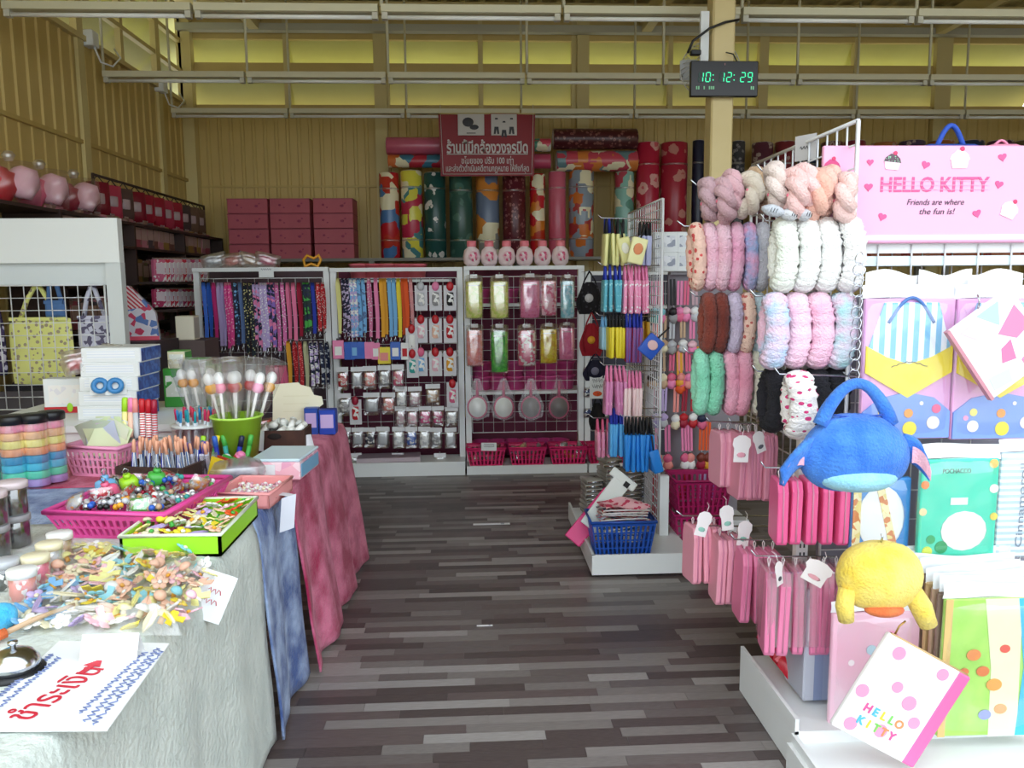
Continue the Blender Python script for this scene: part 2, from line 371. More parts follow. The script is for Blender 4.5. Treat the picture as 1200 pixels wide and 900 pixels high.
o = B().box((0, 0, 0), (.05, .03, .3)).obj('cable_trunking', WHITE); o.location = P(829, 45, Y=4.93) + Vector((-.02, 0, 0)); tag(o, 'white cable trunking running up beside the pillar', 'trunking')
o = B().tube([P(806, 62, Y=4.86), P(812, 48, Y=4.86), P(832, 33, Y=4.86), P(850, 26, Y=4.86), P(866, 23, Y=4.9)], .008, 6).obj('power_cable', BLACK); tag(o, 'black power cable slung across the pillar above the clock', 'cable')
o = B().rbox((0, 0, 0), (.06, .04, .03), .005).obj('power_plug', BLACK); o.location = P(815, 62, Y=4.86); tag(o, 'black power adapter hanging from cable beside pillar', 'plug')
# red CCTV sign
p = P(571, 170, Y=8.22); k = mpp(p); sw_, sh = 113 * k, 71 * k
s = thing('warning_sign', 'red hanging cloth banner with white Thai writing and two pictures', 'sign', p)
RED = mt('#8e0f1e', .5); OW = mt('#d9d0cf', .6)
B().sheet(lambda u, v: ((u - .5) * sw_ * (1 - .03 * (1 - v)), .012 * math.sin(u * 7), (v - .5) * sh), 12, 4).obj('banner', RED, s)
B().tube([(-sw_ / 2, 0, sh / 2), (sw_ / 2, 0, sh / 2)], .008, 6).obj('top_rod', STEEL, s)
for x in (-.48, .48): B().tube([(sw_ * x, 0, sh / 2), (sw_ * x, .05, sh / 2 + .1)], .003, 4).obj('hanging_string', OW, s)
fr = B(); fw = sw_ * .955
for a, e in (((-fw / 2, sh * .48), (-fw / 2 * .965, -sh * .47)), ((-fw / 2 * .965, -sh * .47), (fw / 2 * .965, -sh * .47)), ((fw / 2 * .965, -sh * .47), (fw / 2, sh * .48))): fr.tube([(a[0], -.016, a[1]), (e[0], -.016, e[1])], .004, 4)
fr.obj('border_line', OW, s)
for x, w_ in ((-.165, .27), (.175, .265)): 
    ph = B().box((sw_ * x, -.018, sh * .32), (sw_ * w_, .004, sh * .34)).obj('picture', mt('#cfcac8', .6), s)
    ic = B()
    if x < 0:
        ic.ball((sw_ * x - .03, -.021, sh * .36), (.055, .003, .045)).ball((sw_ * x + .03, -.021, sh * .28), (.045, .003, .025)).box((sw_ * x, -.021, sh * .185), (.09, .002, .008))
        ic.obj('camera_picture', mt('#35343a', .5), ph)
    else:
        for q in (-.075, 0, .075):
            z = sh * .32 - (.03 if q == 0 else 0); X = sw_ * x + q
            B().poly([(X - .016, z + .05), (X + .016, z + .05), (X + .012, z + .065), (X - .012, z + .065)], .002, T=TR(0, -.021, 0)).obj('figure_cap', mt('#35343a', .5), ph)
            B().poly([(X - .02, z - .02), (X + .02, z - .02), (X + .028, z - .09), (X + .008, z - .09), (X, z - .045), (X - .008, z - .09), (X - .028, z - .09)], .002, T=TR(0, -.021, 0)).obj('figure_legs', mt('#35343a', .5), ph)
text('ร้านนี้มีกล้องวงจรปิด', .15, OW, s, TR(0, -.02, -sh * .055) @ UPR, width=sw_ * .84, off=.004)
B().box((0, -.018, -sh * .15), (sw_ * .84, .003, .008)).obj('underline', OW, s)
text('ขโมยของ ปรับ 100 เท่า', .085, OW, s, TR(0, -.02, -sh * .26) @ UPR, width=sw_ * .54, off=.001)
text('และส่งตัวดำเนินคดีตามกฎหมาย ให้ถึงที่สุด', .085, OW, s, TR(0, -.02, -sh * .385) @ UPR, width=sw_ * .86, off=.001)
# ================================================================ STORAGE RACK, CARTONS AND ROLLS AT THE BACK WALL
zd = P(700, 301, Y=8.4).z
rk = thing('storage_rack', 'long grey steel storage rack carrying cartons and vinyl rolls', 'rack', (0, 8.57, 0))
GS = mt('#7d7a70', .5)
for x in (-2.5, -1.0, .5, 2.0, 3.5, 5.0, 6.3):
    for y in (-.27, .27): B().box((x, y, zd / 2), (.05, .05, zd)).obj('upright', GS, rk)
for z in (.5, 1.1, zd): B().box((1.9, 0, z - .015), (8.9, .6, .03)).obj('deck', GS, rk)
PB = mt('#bc5c68', .6, 'grime', '#b45462', 6.); PL = mt('#a04656', .6)
def carton():
    o = thing('pink_carton', 'x', 'box'); B().rbox((0, 0, .075), (.4, .34, .145), .004).obj('carton_body', PB, o)
    B().box((0, -.002, .146), (.406, .346, .008)).obj('carton_lid', PL, o)
    d = B()
    for x, z, r in ((-.1, .085, .014), (.09, .075, .018), (.12, .1, .01), (-.06, .06, .009)): d.ball((x, -.171, z), (r, .002, r * .8), nu=8, nv=5)
    d.obj('printed_marks', mt('#9c3a5a', .6), o); return o
xs = [(P(268, 290, Y=8.4).x, 0), (P(317.5, 290, Y=8.4).x, 0), (P(368, 290, Y=8.4).x, 0)]
nt_ = int((P(300, 230, Y=8.4).z - zd) / .153)
for i, (x, _) in enumerate(xs):
    for j in range(nt_):
        inst('carton', carton, (x + .205, 8.57 + rn(-.01, .01), zd + j * .1525), 0, 'flat pink cardboard carton stacked on the rack by the corner', 'box', 'pink cartons in three stacks')
def roll(r, h):
    def mk():
        o = thing('vinyl_roll', 'x', 'roll'); 
        B().lathe([(r * .93, 0), (r, .01), (r, h - .01), (r * .93, h)], 20).obj('rolled_sheet', ROLLM, o)
        B().tube([(math.cos(q * .5) * r * (.2 + .75 * q / 40), math.sin(q * .5) * r * (.2 + .75 * q / 40), h + .002) for q in range(41)], .003, 4).obj('spiral_edge', mt('#cfc4bd', .6), o)
        for z in (.2, .8): B().lathe([(r + .0015, h * z), (r + .0015, h * z + .02)], 20).obj('clear_tape', FILM, o)
        return o
    return mk
ROLLM = mt('#888888', .3)
def rollat(px, pyt, w, m, lb, Y=8.5, lean=0.):
    p = P(px, 296, Y=Y); top = P(px, pyt, Y=Y).z; k = mpp(p); r = round(w * k / 2 - .006, 2); h = round(top - zd, 1)
    o = inst('roll%.2f_%.1f' % (r, h), roll(r, h), (p.x, Y, zd), (0, lean, rn(0, 6)), lb, 'roll', 'upright vinyl rolls on the rack', {ROLLM: m}, (1, 1, (top - zd) / h))
RM = lambda *a, **k: mt(*a, **k)
for px, t, w, m, lb in [
    (458, 203, 24, RM('red', .3, 'patch', '#c43a2a', 7., '#4d7ab0'), 'cartoon patchwork vinyl roll in red, orange and blue'),
    (484, 201, 25, RM('#4f8a90', .3, 'patch', '#e6dc50', 8., '#c43050'), 'vinyl roll with yellow, white and red cartoon blocks'),
    (511, 203, 26, RM('#24504c', .3, 'bloom', '#e0dcd8', 9., '#cfd3d0'), 'dark green vinyl roll with large white flowers'),
    (541, 206, 29, RM('#355a50', .3, 'bloom', '#50766a', 6., '#7a7a50'), 'plain dark green vinyl roll under the red banner'),
    (572, 206, 28, RM('#9a9690', .3, 'patch', '#d88a3c', 5., '#6a7a96'), 'grey and orange block patterned vinyl roll'),
    (603, 206, 29, RM('#5c1a26', .3, 'bloom', '#a06a68', 26., '#8c4450'), 'dark maroon vinyl roll with dense small flowers'),
    (630, 204, 20, RM('#b83018', .3, 'patch', '#c8202c', 9., '#d8802c'), 'red and orange vinyl roll with a spotted cream band'),
    (653, 202, 21, RM('#d06a80', .3, 'grime', '#c23a58', 2.), 'plain rose pink vinyl roll with darker foot'),
    (681, 201, 30, RM('#d0702c', .3, 'patch', '#8e9aa8', 9., '#b03a38'), 'multicolour vinyl roll of picture squares'),
    (731, 202, 24, RM('#b8485a', .3, 'patch', '#8fc0b4', 8., '#5a9080'), 'pink and mint panelled vinyl roll'),
    (758, 168, 27, RM('#b4203e', .3, 'bloom', '#e0a8a0', 5., '#d4606c'), 'tall crimson vinyl roll with few pale flowers'),
    (788, 168, 33, RM('#a8243a', .3, 'bloom', '#c88a80', 6., '#b85a58'), 'tall thick red vinyl roll with blurred pink roses'),
    (816, 165, 15, RM('#1c2038', .35, 'grime', '#262a44', 5.), 'tall slim navy vinyl roll standing by the pillar'),
    (862, 166, 16, RM('#3a3a40', .35, 'bloom', '#8a8688', 22., '#5a5a60'), 'slim charcoal speckled vinyl roll right of the pillar')]:
    rollat(px, t, w, m, lb)
for i, (px, t, w, cc, nm) in enumerate([(890, 168, 26, '#5a2a3a', 'plum'), (916, 167, 26, '#7c2832', 'dark red'), (942, 168, 24, '#2a3a52', 'dark slate blue'), (970, 167, 26, '#6a3030', 'rust brown'), (996, 166, 26, '#8c2c3c', 'cherry'), (1030, 168, 30, '#b07040', 'ochre'), (1062, 166, 30, '#4a3a58', 'violet grey'), (1096, 166, 30, '#a0622a', 'amber brown'), (1130, 166, 30, '#30405a', 'steel blue'), (1164, 166, 30, '#5a3048', 'wine'), (1194, 166, 30, '#6a5a3a', 'olive brown')]):
    rollat(px, t, w, mt(cc, .35, 'bloom', '#b09a90', 12., cc), '%s flowered vinyl roll in the row behind the pink signboard' % nm)
def hroll(px0, px1, py, dia, m, lb, Y=8.5):
    a, b = P(px0, py, Y=Y), P(px1, py, Y=Y); r = dia * mpp(a) / 2; l = (b - a).length
    def mk():
        o = thing('vinyl_roll', 'x', 'roll'); B().lathe([(r * .95, 0), (r, .01), (r, l - .01), (r * .95, l)], 20).obj('rolled_sheet', m, o)
        for z in (0, l): B().tube([(math.cos(q * .5) * r * (.2 + .75 * q / 40), math.sin(q * .5) * r * (.2 + .75 * q / 40), z) for q in range(41)], .003, 4).obj('spiral_edge', mt('#cfc4bd', .6), o)
        return o
    inst(lb, mk, a, (0, rad(90), 0), lb, 'roll', 'vinyl rolls laid across the upright rolls')
hroll(453, 545, 171, 20, RM('#cc6a82', .25, 'grime', '#b84c66', 2.), 'pink vinyl roll lying on top behind the banner')
hroll(455, 545, 189, 15, RM('#d07038', .3, 'patch', '#3f7a96', 8., '#b83040'), 'orange and blue cartoon vinyl roll lying under the pink roll')
hroll(620, 645, 170, 15, RM('#4a9a80', .3, 'patch', '#d0485c', 9., '#d8d0c0'), 'mint and red vinyl roll end beside the banner')
hroll(620, 645, 189, 17, RM('#c04c68', .3), 'plain rose vinyl roll lying beside the banner')
hroll(648, 746, 163, 24, RM('#4c1c20', .3, 'bloom', '#8c6058', 22., '#7a3a3c'), 'thick dark brown flowered vinyl roll lying topmost')
hroll(652, 746, 189, 24, RM('#6f8f96', .3, 'patch', '#c8485a', 10., '#d8803c'), 'cartoon patchwork vinyl roll lying under the brown roll')
# ================================================================ HANGING GOODS (shared builders)
def puff(w, h, t, name, mat, par, c=(0, 0, 0), n=6, wr=0.): return B().pillow(w, h, t, n, c=c, wr=wr).obj(name, mat, par)
STRAP = mt('#808081', .7); STRAP2 = mt('#808082', .7); BODY = mt('#808083', .5); CARD = mt('#808084', .6); TRIM = mt('#808085', .5)
def lanyard():   # 10 mm strap loop, 0.45 m long, hanging from the origin
    o = thing('lanyard', 'x', 'lanyard')
    B().sheet(lambda u, v: (-.012 + .024 * v + .004 * math.sin(u * 9), .012 * math.sin(math.pi * abs(2 * u - 1) ** .5) * (1 if u < .5 else -1) + .001, -.45 * (1 - abs(2 * u - 1)) if False else -.45 * abs(2 * u - 1)), 16, 1).obj('strap', STRAP, o)
    B().tube([(0, 0, -.445), (0, 0, -.47), (.008, 0, -.485), (0, 0, -.5), (-.008, 0, -.485), (0, 0, -.47)], .003, 5).obj('clip', CHROME, o)
    return o
def packet():    # header card and puffy clear bag with its content, 0.1 x 0.17
    o = thing('hanging_packet', 'x', 'packet')
    B().box((0, 0, -.018), (.1, .003, .036)).obj('header_card', CARD, o)
    puff(.075, .095, .022, 'content', BODY, o, (0, 0, -.095))
    puff(.1, .14, .03, 'clear_pouch', CLEAR, o, (0, 0, -.1), wr=.004)
    return o
def charmcard():  # printed card with a small charm at the top
    o = thing('charm_card', 'x', 'key ring')
    B().rbox((0, 0, -.1), (.09, .004, .14), .0015).obj('backing_card', CARD, o)
    B().ball((0, -.012, -.035), (.026, .014, .026)).obj('charm', TRIM, o)
    puff(.05, .075, .018, 'charm_body', BODY, o, (0, -.01, -.105), 5)
    B().tube([(0, -.004, -.012), (0, -.008, .0), (0, 0, .006)], .003, 5).obj('ring', CHROME, o)
    return o
def pencilbag():  # slim soft case in a clear bag 0.15 x 0.36
    o = thing('pencil_bag', 'x', 'pencil bag')
    puff(.135, .3, .05, 'case', BODY, o, (0, 0, -.2), 7)
    B().tube([(-.05, -.02, -.085), (.05, -.02, -.085)], .004, 5).obj('zip', TRIM, o)
    puff(.155, .36, .06, 'clear_bag', CLEAR, o, (0, 0, -.18), 8, wr=.006)
    B().box((0, 0, -.012), (.06, .004, .03)).obj('hang_tab', FILM, o)
    return o
def mirror():
    o = thing('hand_mirror', 'x', 'mirror')
    B().lathe([(.0, .0), (.085, 0), (.09, .006), (.085, .012), (.0, .012)], 24, T=TR(0, .006, -.23) @ RX(rad(90))).obj('frame', TRIM, o)
    B().lathe([(.0, .0), (.076, 0), (.076, .002)], 24, T=TR(0, -.006, -.23) @ RX(rad(90))).obj('mirror_glass', BODY, o)
    B().tube([(0, 0, -.15), (0, 0, -.03)], lambda u: .014 - .005 * u, 8).obj('handle', TRIM, o)
    B().poly([(-.02, -.01), (.02, -.01), (.115, -.22), (.1, -.3), (0, -.335), (-.1, -.3), (-.115, -.22)], .03).obj('clear_wrap', mt('white', .12, 'clear', sc=6.), o)
    return o
PLA = mt('#808086', .35)
def basket(w, d, h, rows=3, cols=9, dcols=6):
    def mk():
        o = thing('plastic_basket', 'x', 'basket'); b = B(); s = .82; t = .006
        def wall(L0, L1, T, n):  # slotted wall: bottom length L0, top length L1
            zs = [0] + [q for r in range(rows) for q in (.01 + (h - .026) * r / rows + .003, .01 + (h - .026) * (r + 1) / rows - .003)] + [h]
            for i in range(len(zs) - 1):
                solid = i % 2 == 0
                a, c = zs[i], zs[i + 1]
                def W(z, u): L = L0 + (L1 - L0) * z / h; return ((u - .5) * L, 0, z)
                segs = [(0, 1)] if solid else [(max(0, (j - .22) / n), min(1, (j + .22) / n)) for j in range(n + 1)]
                for u0, u1 in segs:
                    vs = []
                    for yy in (0, t):
                        for z, u in ((a, u0), (a, u1), (c, u1), (c, u0)): q = W(z, u); vs.append((q[0], yy, q[2]))
                    b.add(vs, [(0, 1, 2, 3), (7, 6, 5, 4), (0, 4, 5, 1), (2, 6, 7, 3), (0, 3, 7, 4), (1, 5, 6, 2)], 0, False, T)
        th = math.atan((d - d * s) / 2 / h); tw = math.atan((w - w * s) / 2 / h)
        wall(w * s, w, TR(0, -d * s / 2, 0) @ RX(th), cols); wall(w * s, w, RZ(math.pi) @ TR(0, -d * s / 2, 0) @ RX(th), cols)
        wall(d * s, d, RZ(math.pi / 2) @ TR(0, -w * s / 2, 0) @ RX(tw), dcols); wall(d * s, d, RZ(-math.pi / 2) @ TR(0, -w * s / 2, 0) @ RX(tw), dcols)
        b.box((0, 0, .004), (w * s, d * s, .008)); b.obj('basket_body', PLA, o)
        r = B().tube([(-w / 2, -d / 2, h), (w / 2, -d / 2, h), (w / 2, d / 2, h), (-w / 2, d / 2, h)], .009, 6, True); r.obj('rim', PLA, o)
        return o
    return mk
def gridpanel(o, x0, x1, z0, z1, y, step, par, r=.0022, along='X'):
    b = B(); n = max(1, round((x1 - x0) / step)); k = max(1, round((z1 - z0) / step))
    f = (lambda u, z: (u, y, z)) if along == 'X' else (lambda u, z: (y, u, z))
    for i in range(n + 1): u = x0 + (x1 - x0) * i / n; b.tube([f(u, z0), f(u, z1)], r if 0 < i < n else r * 2, 4)
    for i in range(k + 1): z = z0 + (z1 - z0) * i / k; b.tube([f(x0, z), f(x1, z)], r if 0 < i < k else r * 2, 4)
    return b.obj('wire_grid', WIRE, par)
RACK = []
HOOKM = B().tube([(0, 0, 0), (0, -.17, .004), (0, -.18, .018)], .0025, 5).mesh('hook', CHROME)
def hook(p, back=None):
    for o, a, b_ in RACK:
        if a <= p.x <= b_: break
    else: return
    h = bpy.data.objects.new('hook', HOOKM); COL.objects.link(h); h.parent = o
    h.location = (p.x - o.location.x, -.005, p.z - o.location.z); h.scale = (1, max(.2, (YG - p.y + .02) / .17), 1)
def spread(key, make, px, py, Y, rot, lab, cat, grp, sw, wpx=None, hpx=None, w0=1., h0=1., tilt=0.):
    p = P(px, py, Y=Y); k = mpp(p)
    if 6.2 < Y < 6.4 and key in ('packet', 'charmcard', 'pencilbag', 'mirror'): hook(p)
    sx = wpx * k / w0 if wpx else 1; sz = hpx * k / h0 if hpx else sx
    return inst(key, make, p, (0, tilt, rot), lab, cat, grp, sw, (sx, sx if sx < 1.4 else 1.2, sz))
# ================================================================ BACK DISPLAY RACKS
YG = 6.42; ZB3 = .066
def back_unit(px0, px1, pytop, base, lb, step=.1, ybase=6.2, shelves=(), backc=None, bh=.1):
    a = P(px0, 400, Y=YG).x; b_ = P(px1, 400, Y=YG).x; zt = P((px0 + px1) / 2, pytop, Y=YG).z
    o = thing('display_rack', lb, 'display rack', ((a + b_) / 2, YG, 0)); h = (b_ - a) / 2
    for s in (-1, 1):
        B().box((s * (h - .02), .02, zt / 2), (.045, .04, zt)).obj('post', WHITE, o)
    B().box((0, .0, zt - .012), (2 * h, .05, .03)).obj('top_rail', WHITE, o)
    gridpanel(o, -h + .05, h - .05, .3, zt - .08, -.005, step, o)
    if base:
        d = YG + .1 - ybase
        B().box((0, .1 - d / 2, bh / 2 + .003), (2 * h, d, bh)).obj('base', WHITE, o)
        B().box((0, .1 - d - .004, bh), (2 * h, .012, .03)).obj('base_lip', WHITE, o)
    for z in shelves: B().box((0, .22, z), (2 * h, .32, .025)).obj('shelf', WHITE, o)
    B().box((0, .4, zt / 2), (2 * h, .02, zt)).obj('back_panel', mt(backc or '#6a2240', .7), o)
    RACK.append((o, a, b_)); return o, a, b_, zt
u1 = back_unit(231, 388, 314, True, 'white wire rack hung with lanyards beside the left wall shelf', .1, 6.25, backc='#5d4a52')
u2 = back_unit(390, 543, 314, True, 'white wire rack hung with lanyards and small packets', .1, 6.2, (P(470, 415, Y=6.6).z,))
u3 = back_unit(545, 684, 312, True, 'white wire rack with pencil bags, mirrors and baskets', .085, 6.2, (P(600, 357, Y=6.6).z, P(600, 458, Y=6.6).z), bh=.06)
u4 = back_unit(686, 800, 318, True, 'white wire rack end behind the drawstring bags', .1, 6.2, (P(700, 360, Y=6.6).z, P(700, 455, Y=6.6).z), backc='#4a4a58', bh=.06)
LM = {}
def lan(px0, px1, top, bot, m, nm, grp, Y=6.33, step=5.2, where=''):
    n = max(1, round((px1 - px0) / step))
    for i in range(n):
        px = px0 + (px1 - px0) * (i + .5) / n; p = P(px, top, Y=Y + rn(-.03, .05)); k = mpp(p)
        inst('lanyard', lanyard, p, (0, 0, rn(-.5, .5)), '%s lanyard hanging on %s' % (nm, where), 'lanyard', grp, {STRAP: m}, (1.15, 1, (bot - top + rn(-4, 4)) * k / .45))
W1 = 'top rail of the rack beside the left shelf'
for a, b_, bt, m, nm in [(236, 247, 395, mt('blue', .7), 'royal blue'), (247, 254, 400, mt('magenta', .7), 'deep magenta'), (254, 262, 405, mt('lilac', .7), 'pale lilac'),
    (263, 271, 406, mt('hot_pink', .7, 'dots', 'pale_pink', 60.), 'hot pink spotted'), (272, 279, 406, mt('navy', .7, 'bloom', 'sky', 45.), 'navy flowered'), (279, 284, 404, mt('denim', .7), 'dusty denim'),
    (284, 296, 415, mt('#15202c', .7, 'dots', '#d8d090', 60.), 'black with yellow specks'), (296, 304, 404, mt('pink', .7, 'fleck', 'navy', 50., 'lilac'), 'pink and navy speckled'), (304, 313, 411, mt('lilac', .7, 'dots', 'white', 60.), 'lilac white-dotted'),
    (313, 321, 405, mt('purple', .7, 'fleck', 'pink', 50., 'navy'), 'purple and pink speckled'), (321, 334, 409, mt('#e070b0', .7, 'dots', 'white', 70.), 'bright pink white-dotted'), (334, 347, 396, mt('pink', .7, 'stripe', 'rose', 40.), 'plain pink'),
    (347, 354, 394, mt('crimson', .7), 'dark crimson'), (355, 363, 391, mt('#1c3030', .7, 'fleck', 'green', 40., 'navy'), 'dark green speckled'), (363, 370, 391, mt('royal', .7), 'dark blue'), (370, 381, 388, mt('red', .7, 'dots', 'white', 70.), 'red white-dotted')]:
    lan(a, b_, 331, bt, m, nm, 'lanyards on the left back rack', where=W1)
for a, b_, m, nm in [(335, 341, mt('amber', .7), 'amber'), (342, 355, mt('red', .7, 'dots', 'salmon', 60.), 'red'), (355, 361, mt('#c8c8a0', .7), 'khaki'), (362, 373, mt('lilac', .7, 'fleck', 'white', 60., 'navy'), 'lilac'), (374, 386, mt('navy', .7, 'fleck', 'silver', 50., 'navy'), 'navy')]:
    lan(a, b_, 400, 452, m, 'short ' + nm, 'short lanyards on the left back rack', Y=6.3, where='the lower rail of the leftmost back rack')
for i in range(5): lan(312 + i * 5, 316 + i * 5, 428, 458, mt('rose', .7), 'short rose', 'short lanyards on the left back rack', where='the lowest rail of the leftmost back rack')
W2 = 'top rail above the packets'
for a, b_, m, nm in [(393, 399, mt('lemon', .7), 'lemon'), (400, 409, mt('#c8b8d8', .7, 'fleck', '#33203c', 70., 'navy'), 'black and lilac checked'), (409, 418, mt('lilac', .7, 'fleck', 'sky', 70., 'white'), 'lilac checked'), (418, 428, mt('sky', .7, 'fleck', 'denim', 50., 'sky'), 'sky blue'),
    (429, 436, mt('pink', .7, 'dots', 'white', 60.), 'pink dotted'), (437, 444, mt('pink', .7), 'pink'), (445, 453, mt('amber', .7), 'amber yellow'), (454, 464, mt('sky', .7), 'light blue'), (465, 469, mt('yellow', .7), 'yellow'), (470, 478, mt('orange', .7), 'orange'), (479, 484, mt('#e8c8c8', .7, 'stripe', 'red', 40., 'Z'), 'red and white')]:
    lan(a, b_, 326, 393, m, nm, 'lanyards above the packets', where=W2, Y=6.32)
def holder():
    o = thing('card_holder', 'x', 'card holder'); B().rbox((0, 0, -.08), (.1, .012, .15), .004).obj('sleeve', BODY, o)
    B().box((0, -.0075, -.09), (.062, .002, .07)).obj('printed_window', CARD, o); B().box((0, 0, -.0), (.03, .006, .02)).obj('slot_tab', BLACK, o); return o
for px, py, w_, h_, c, c2 in [(396, 398, 13, 22, 'pink', 'white'), (409, 400, 12, 21, 'blue', 'blue'), (416, 400, 12, 20, 'blue', 'sky'), (423, 400, 11, 20, 'blue', 'blue'), (433, 400, 12, 20, 'pink', 'pink'), (440, 401, 10, 20, 'pink', 'white'), (450, 406, 15, 20, 'yellow', 'salmon'), (463, 400, 12, 21, 'blue', 'white'), (474, 401, 9, 20, 'white', 'red')]:
    spread('holder', holder, px, py, 6.27, rn(-.1, .1), '%s plastic card holder below the lanyards with %s print' % (c, c2), 'card holder', 'card holders under lanyards', {BODY: mt(c, .4), CARD: mt(c2, .6)}, w_, h_, .1, .15)
for ci, px in enumerate((493, 510, 527)):
    for ri, (t, h_) in enumerate(((328, 36), (367, 35), (405, 36))):
        c = [['silver', 'grey', 'black'], ['pale_pink', 'peach', 'red'], ['sky', 'pale_pink', 'amber']][ri][ci]; c2 = [['silver', 'pink', 'red'], ['red', 'red', 'red'], ['rose', 'red', 'red']][ri][ci]
        spread('charmcard', charmcard, px, t, 6.3, rn(-.1, .1), 'charm card with %s body and %s top, column of key rings' % (c.replace('_', ' '), c2), 'key ring', 'charm cards on back rack', {CARD: mt('#d6d4da', .4), TRIM: mt(c2, .4), BODY: mt(c, .45, 'fleck', 'white', 60., c)}, 15, h_, .09, .17)
for px, t, c, c2 in ((482, 378, 'white', 'red'), (483, 407, 'teal', 'red'), (530, 442, 'rose', 'red'), (416, 462, 'red', 'crimson')):
    spread('charmcard', charmcard, px, t, 6.28, rn(-.1, .1), 'loose charm card with %s body hung off the column' % c, 'key ring', 'charm cards on back rack', {CARD: mt('#d6d4da', .4), TRIM: mt(c2, .4), BODY: mt(c, .45, 'fleck', 'white', 60., c)}, 14, 36, .09, .17)
pk = [(401, 430, 14, 28, 'red'), (418, 430, 14, 26, 'silver'), (433, 429, 16, 28, 'salmon'), (450, 428, 15, 28, 'grey'), (466, 427, 15, 30, 'rose'),
      (403, 461, 16, 27, 'grey'), (435, 460, 19, 27, 'silver'), (455, 460, 16, 26, 'salmon'), (470, 453, 14, 27, 'white'), (486, 453, 16, 26, 'mauve'), (507, 450, 17, 26, 'tan'),
      (469, 476, 13, 26, 'mauve'), (483, 477, 14, 24, 'pale_pink'), (498, 476, 15, 24, 'hot_pink'), (513, 476, 14, 24, 'magenta'), (529, 477, 15, 23, 'white'),
      (404, 501, 14, 24, 'black'), (419, 501, 14, 24, 'silver'), (433, 501, 14, 24, 'navy'), (448, 500, 15, 26, 'silver'), (467, 500, 15, 26, 'white'), (482, 500, 14, 26, 'blue'), (497, 500, 14, 26, 'white'), (511, 501, 14, 25, 'grey'), (528, 501, 14, 25, 'silver')]
rw = lambda t: 'first' if t < 440 else 'second' if t < 470 else 'third' if t < 490 else 'lowest'
for px, t, w_, h_, c in pk:
    spread('packet', packet, px, t, 6.3, rn(-.15, .15), '%s accessory packet with white header, %s packet row under lanyards' % (c.replace('_', ' '), rw(t)), 'packet', 'small packets on the back rack', {CARD: mt('#e6e6ea', .5), BODY: mt(c, .5, 'fleck', 'white' if c not in ('white', 'silver') else 'silver', 50., c)}, w_, h_, .1, .17)
for i in range(9):
    spread('packet', packet, 400 + i * 16.5, 433 + (i % 3) * 30 + 68, 6.36, rn(-.2, .2), 'grey accessory packet half hidden behind the lowest row', 'packet', 'small packets on the back rack', {CARD: mt('#e6e6ea', .5), BODY: mt('grey', .5)}, 14, 24, .1, .17)
pb = [(555, 322, 22, 52, 'lemon', 'pale lime pencil bag printed with small figures beside the post'), (585, 322, 23, 52, 'lemon', 'pale lime pencil bag next to the other lime one'), (621, 321, 26, 53, 'pink', 'wide pink spotted pencil bag in a clear sleeve'), (643, 322, 20, 49, 'pale_pink', 'pale pink pencil bag squeezed beside the wide pink one'), (665, 322, 18, 52, 'aqua', 'pale blue pencil bag hanging beside black drawstring bag'),
      (556, 380, 21, 50, 'salmon', 'salmon pencil bag in clear sleeve, second row by the post'), (585, 380, 22, 58, 'green', 'bright green pencil bag, the longest of the second row'), (617, 380, 23, 50, 'rose', 'pink and white pencil bag in shiny sleeve beside green one'), (643, 379, 22, 48, 'yellow', 'golden yellow pencil bag in the second row'), (664, 378, 20, 45, 'pink', 'pink pencil bag with pale paper label beside yellow one')]
for px, t, w_, h_, c, lb in pb:
    spread('pencilbag', pencilbag, px, t, 6.28, rn(-.1, .1), lb, 'pencil bag', 'pencil bags on back rack', {BODY: mt(c, .45, 'fleck' if c not in ('pink',) else 'dots', {'lemon': '#dcea70', 'green': '#62d050', 'yellow': '#e6b820', 'aqua': '#c8e8f4', 'rose': 'white', 'salmon': '#f0b0b8'}.get(c, 'rose'), 45., c), TRIM: mt('#e6dfe2', .4)}, w_, h_, .155, .36)
for px, c, lb in ((559, '#f2f4f4', 'round white-faced hand mirror in clear wrap by the post'), (590, '#eef0ee', 'round white-faced hand mirror with crease, second of the mirrors'), (622, '#8c8688', 'grey-faced hand mirror with a hanging price tag'), (655, '#8a8486', 'grey-faced hand mirror in torn wrap beside rack post')):
    spread('mirror', mirror, px, 442, 6.27, rn(-.1, .1), lb, 'mirror', 'hand mirrors on back rack', {TRIM: mt('#d86a90', .4), BODY: mt(c, .3)}, 31, 52, .23, .335)
def bottle():
    o = thing('round_flask', 'x', 'bottle'); B().lathe([(.0, 0), (.045, 0), (.075, .03), (.083, .085), (.07, .14), (.04, .165), (.04, .175)], 18).obj('flask_body', mt('#f4dfe2', .3), o)
    B().lathe([(.042, .17), (.045, .175), (.043, .22), (.0, .222)], 16).obj('screw_cap', mt('#e9808c', .4), o)
    B().lathe([(.0, 0), (.045, 0), (.045, .002)], 16, T=TR(0, -.08, .085) @ RX(rad(90))).obj('round_label', mt('#f2c6cf', .5, 'fleck', 'rose', 60., 'white'), o); return o
zb3 = u3[3]
for i, px in enumerate((553, 573.5, 594, 615, 636, 657)):
    p = P(px, 320, Y=YG); inst('bottle', bottle, (p.x, YG + .02, zb3 + .003), rn(-.3, .3), 'round white flask with pink screw cap on top of rack', 'bottle', 'row of flasks on the rack', None, (.84, .84, .9))
p0 = PROTO['bottle'][0][0]
POTM = mt('#e0569a', .35)
def pot():
    o = thing('plastic_pot', 'x', 'pot'); B().lathe([(.0, 0), (.07, 0), (.082, .1), (.088, .1), (.088, .115), (.08, .115), (.07, .01), (0, .01)], 16).obj('pot_body', POTM, o)
    B().tube([(.088 * math.cos(a * .4), .088 * math.sin(a * .4), .112) for a in range(16)], .004, 5, True).obj('pot_rim', POTM, o); return o
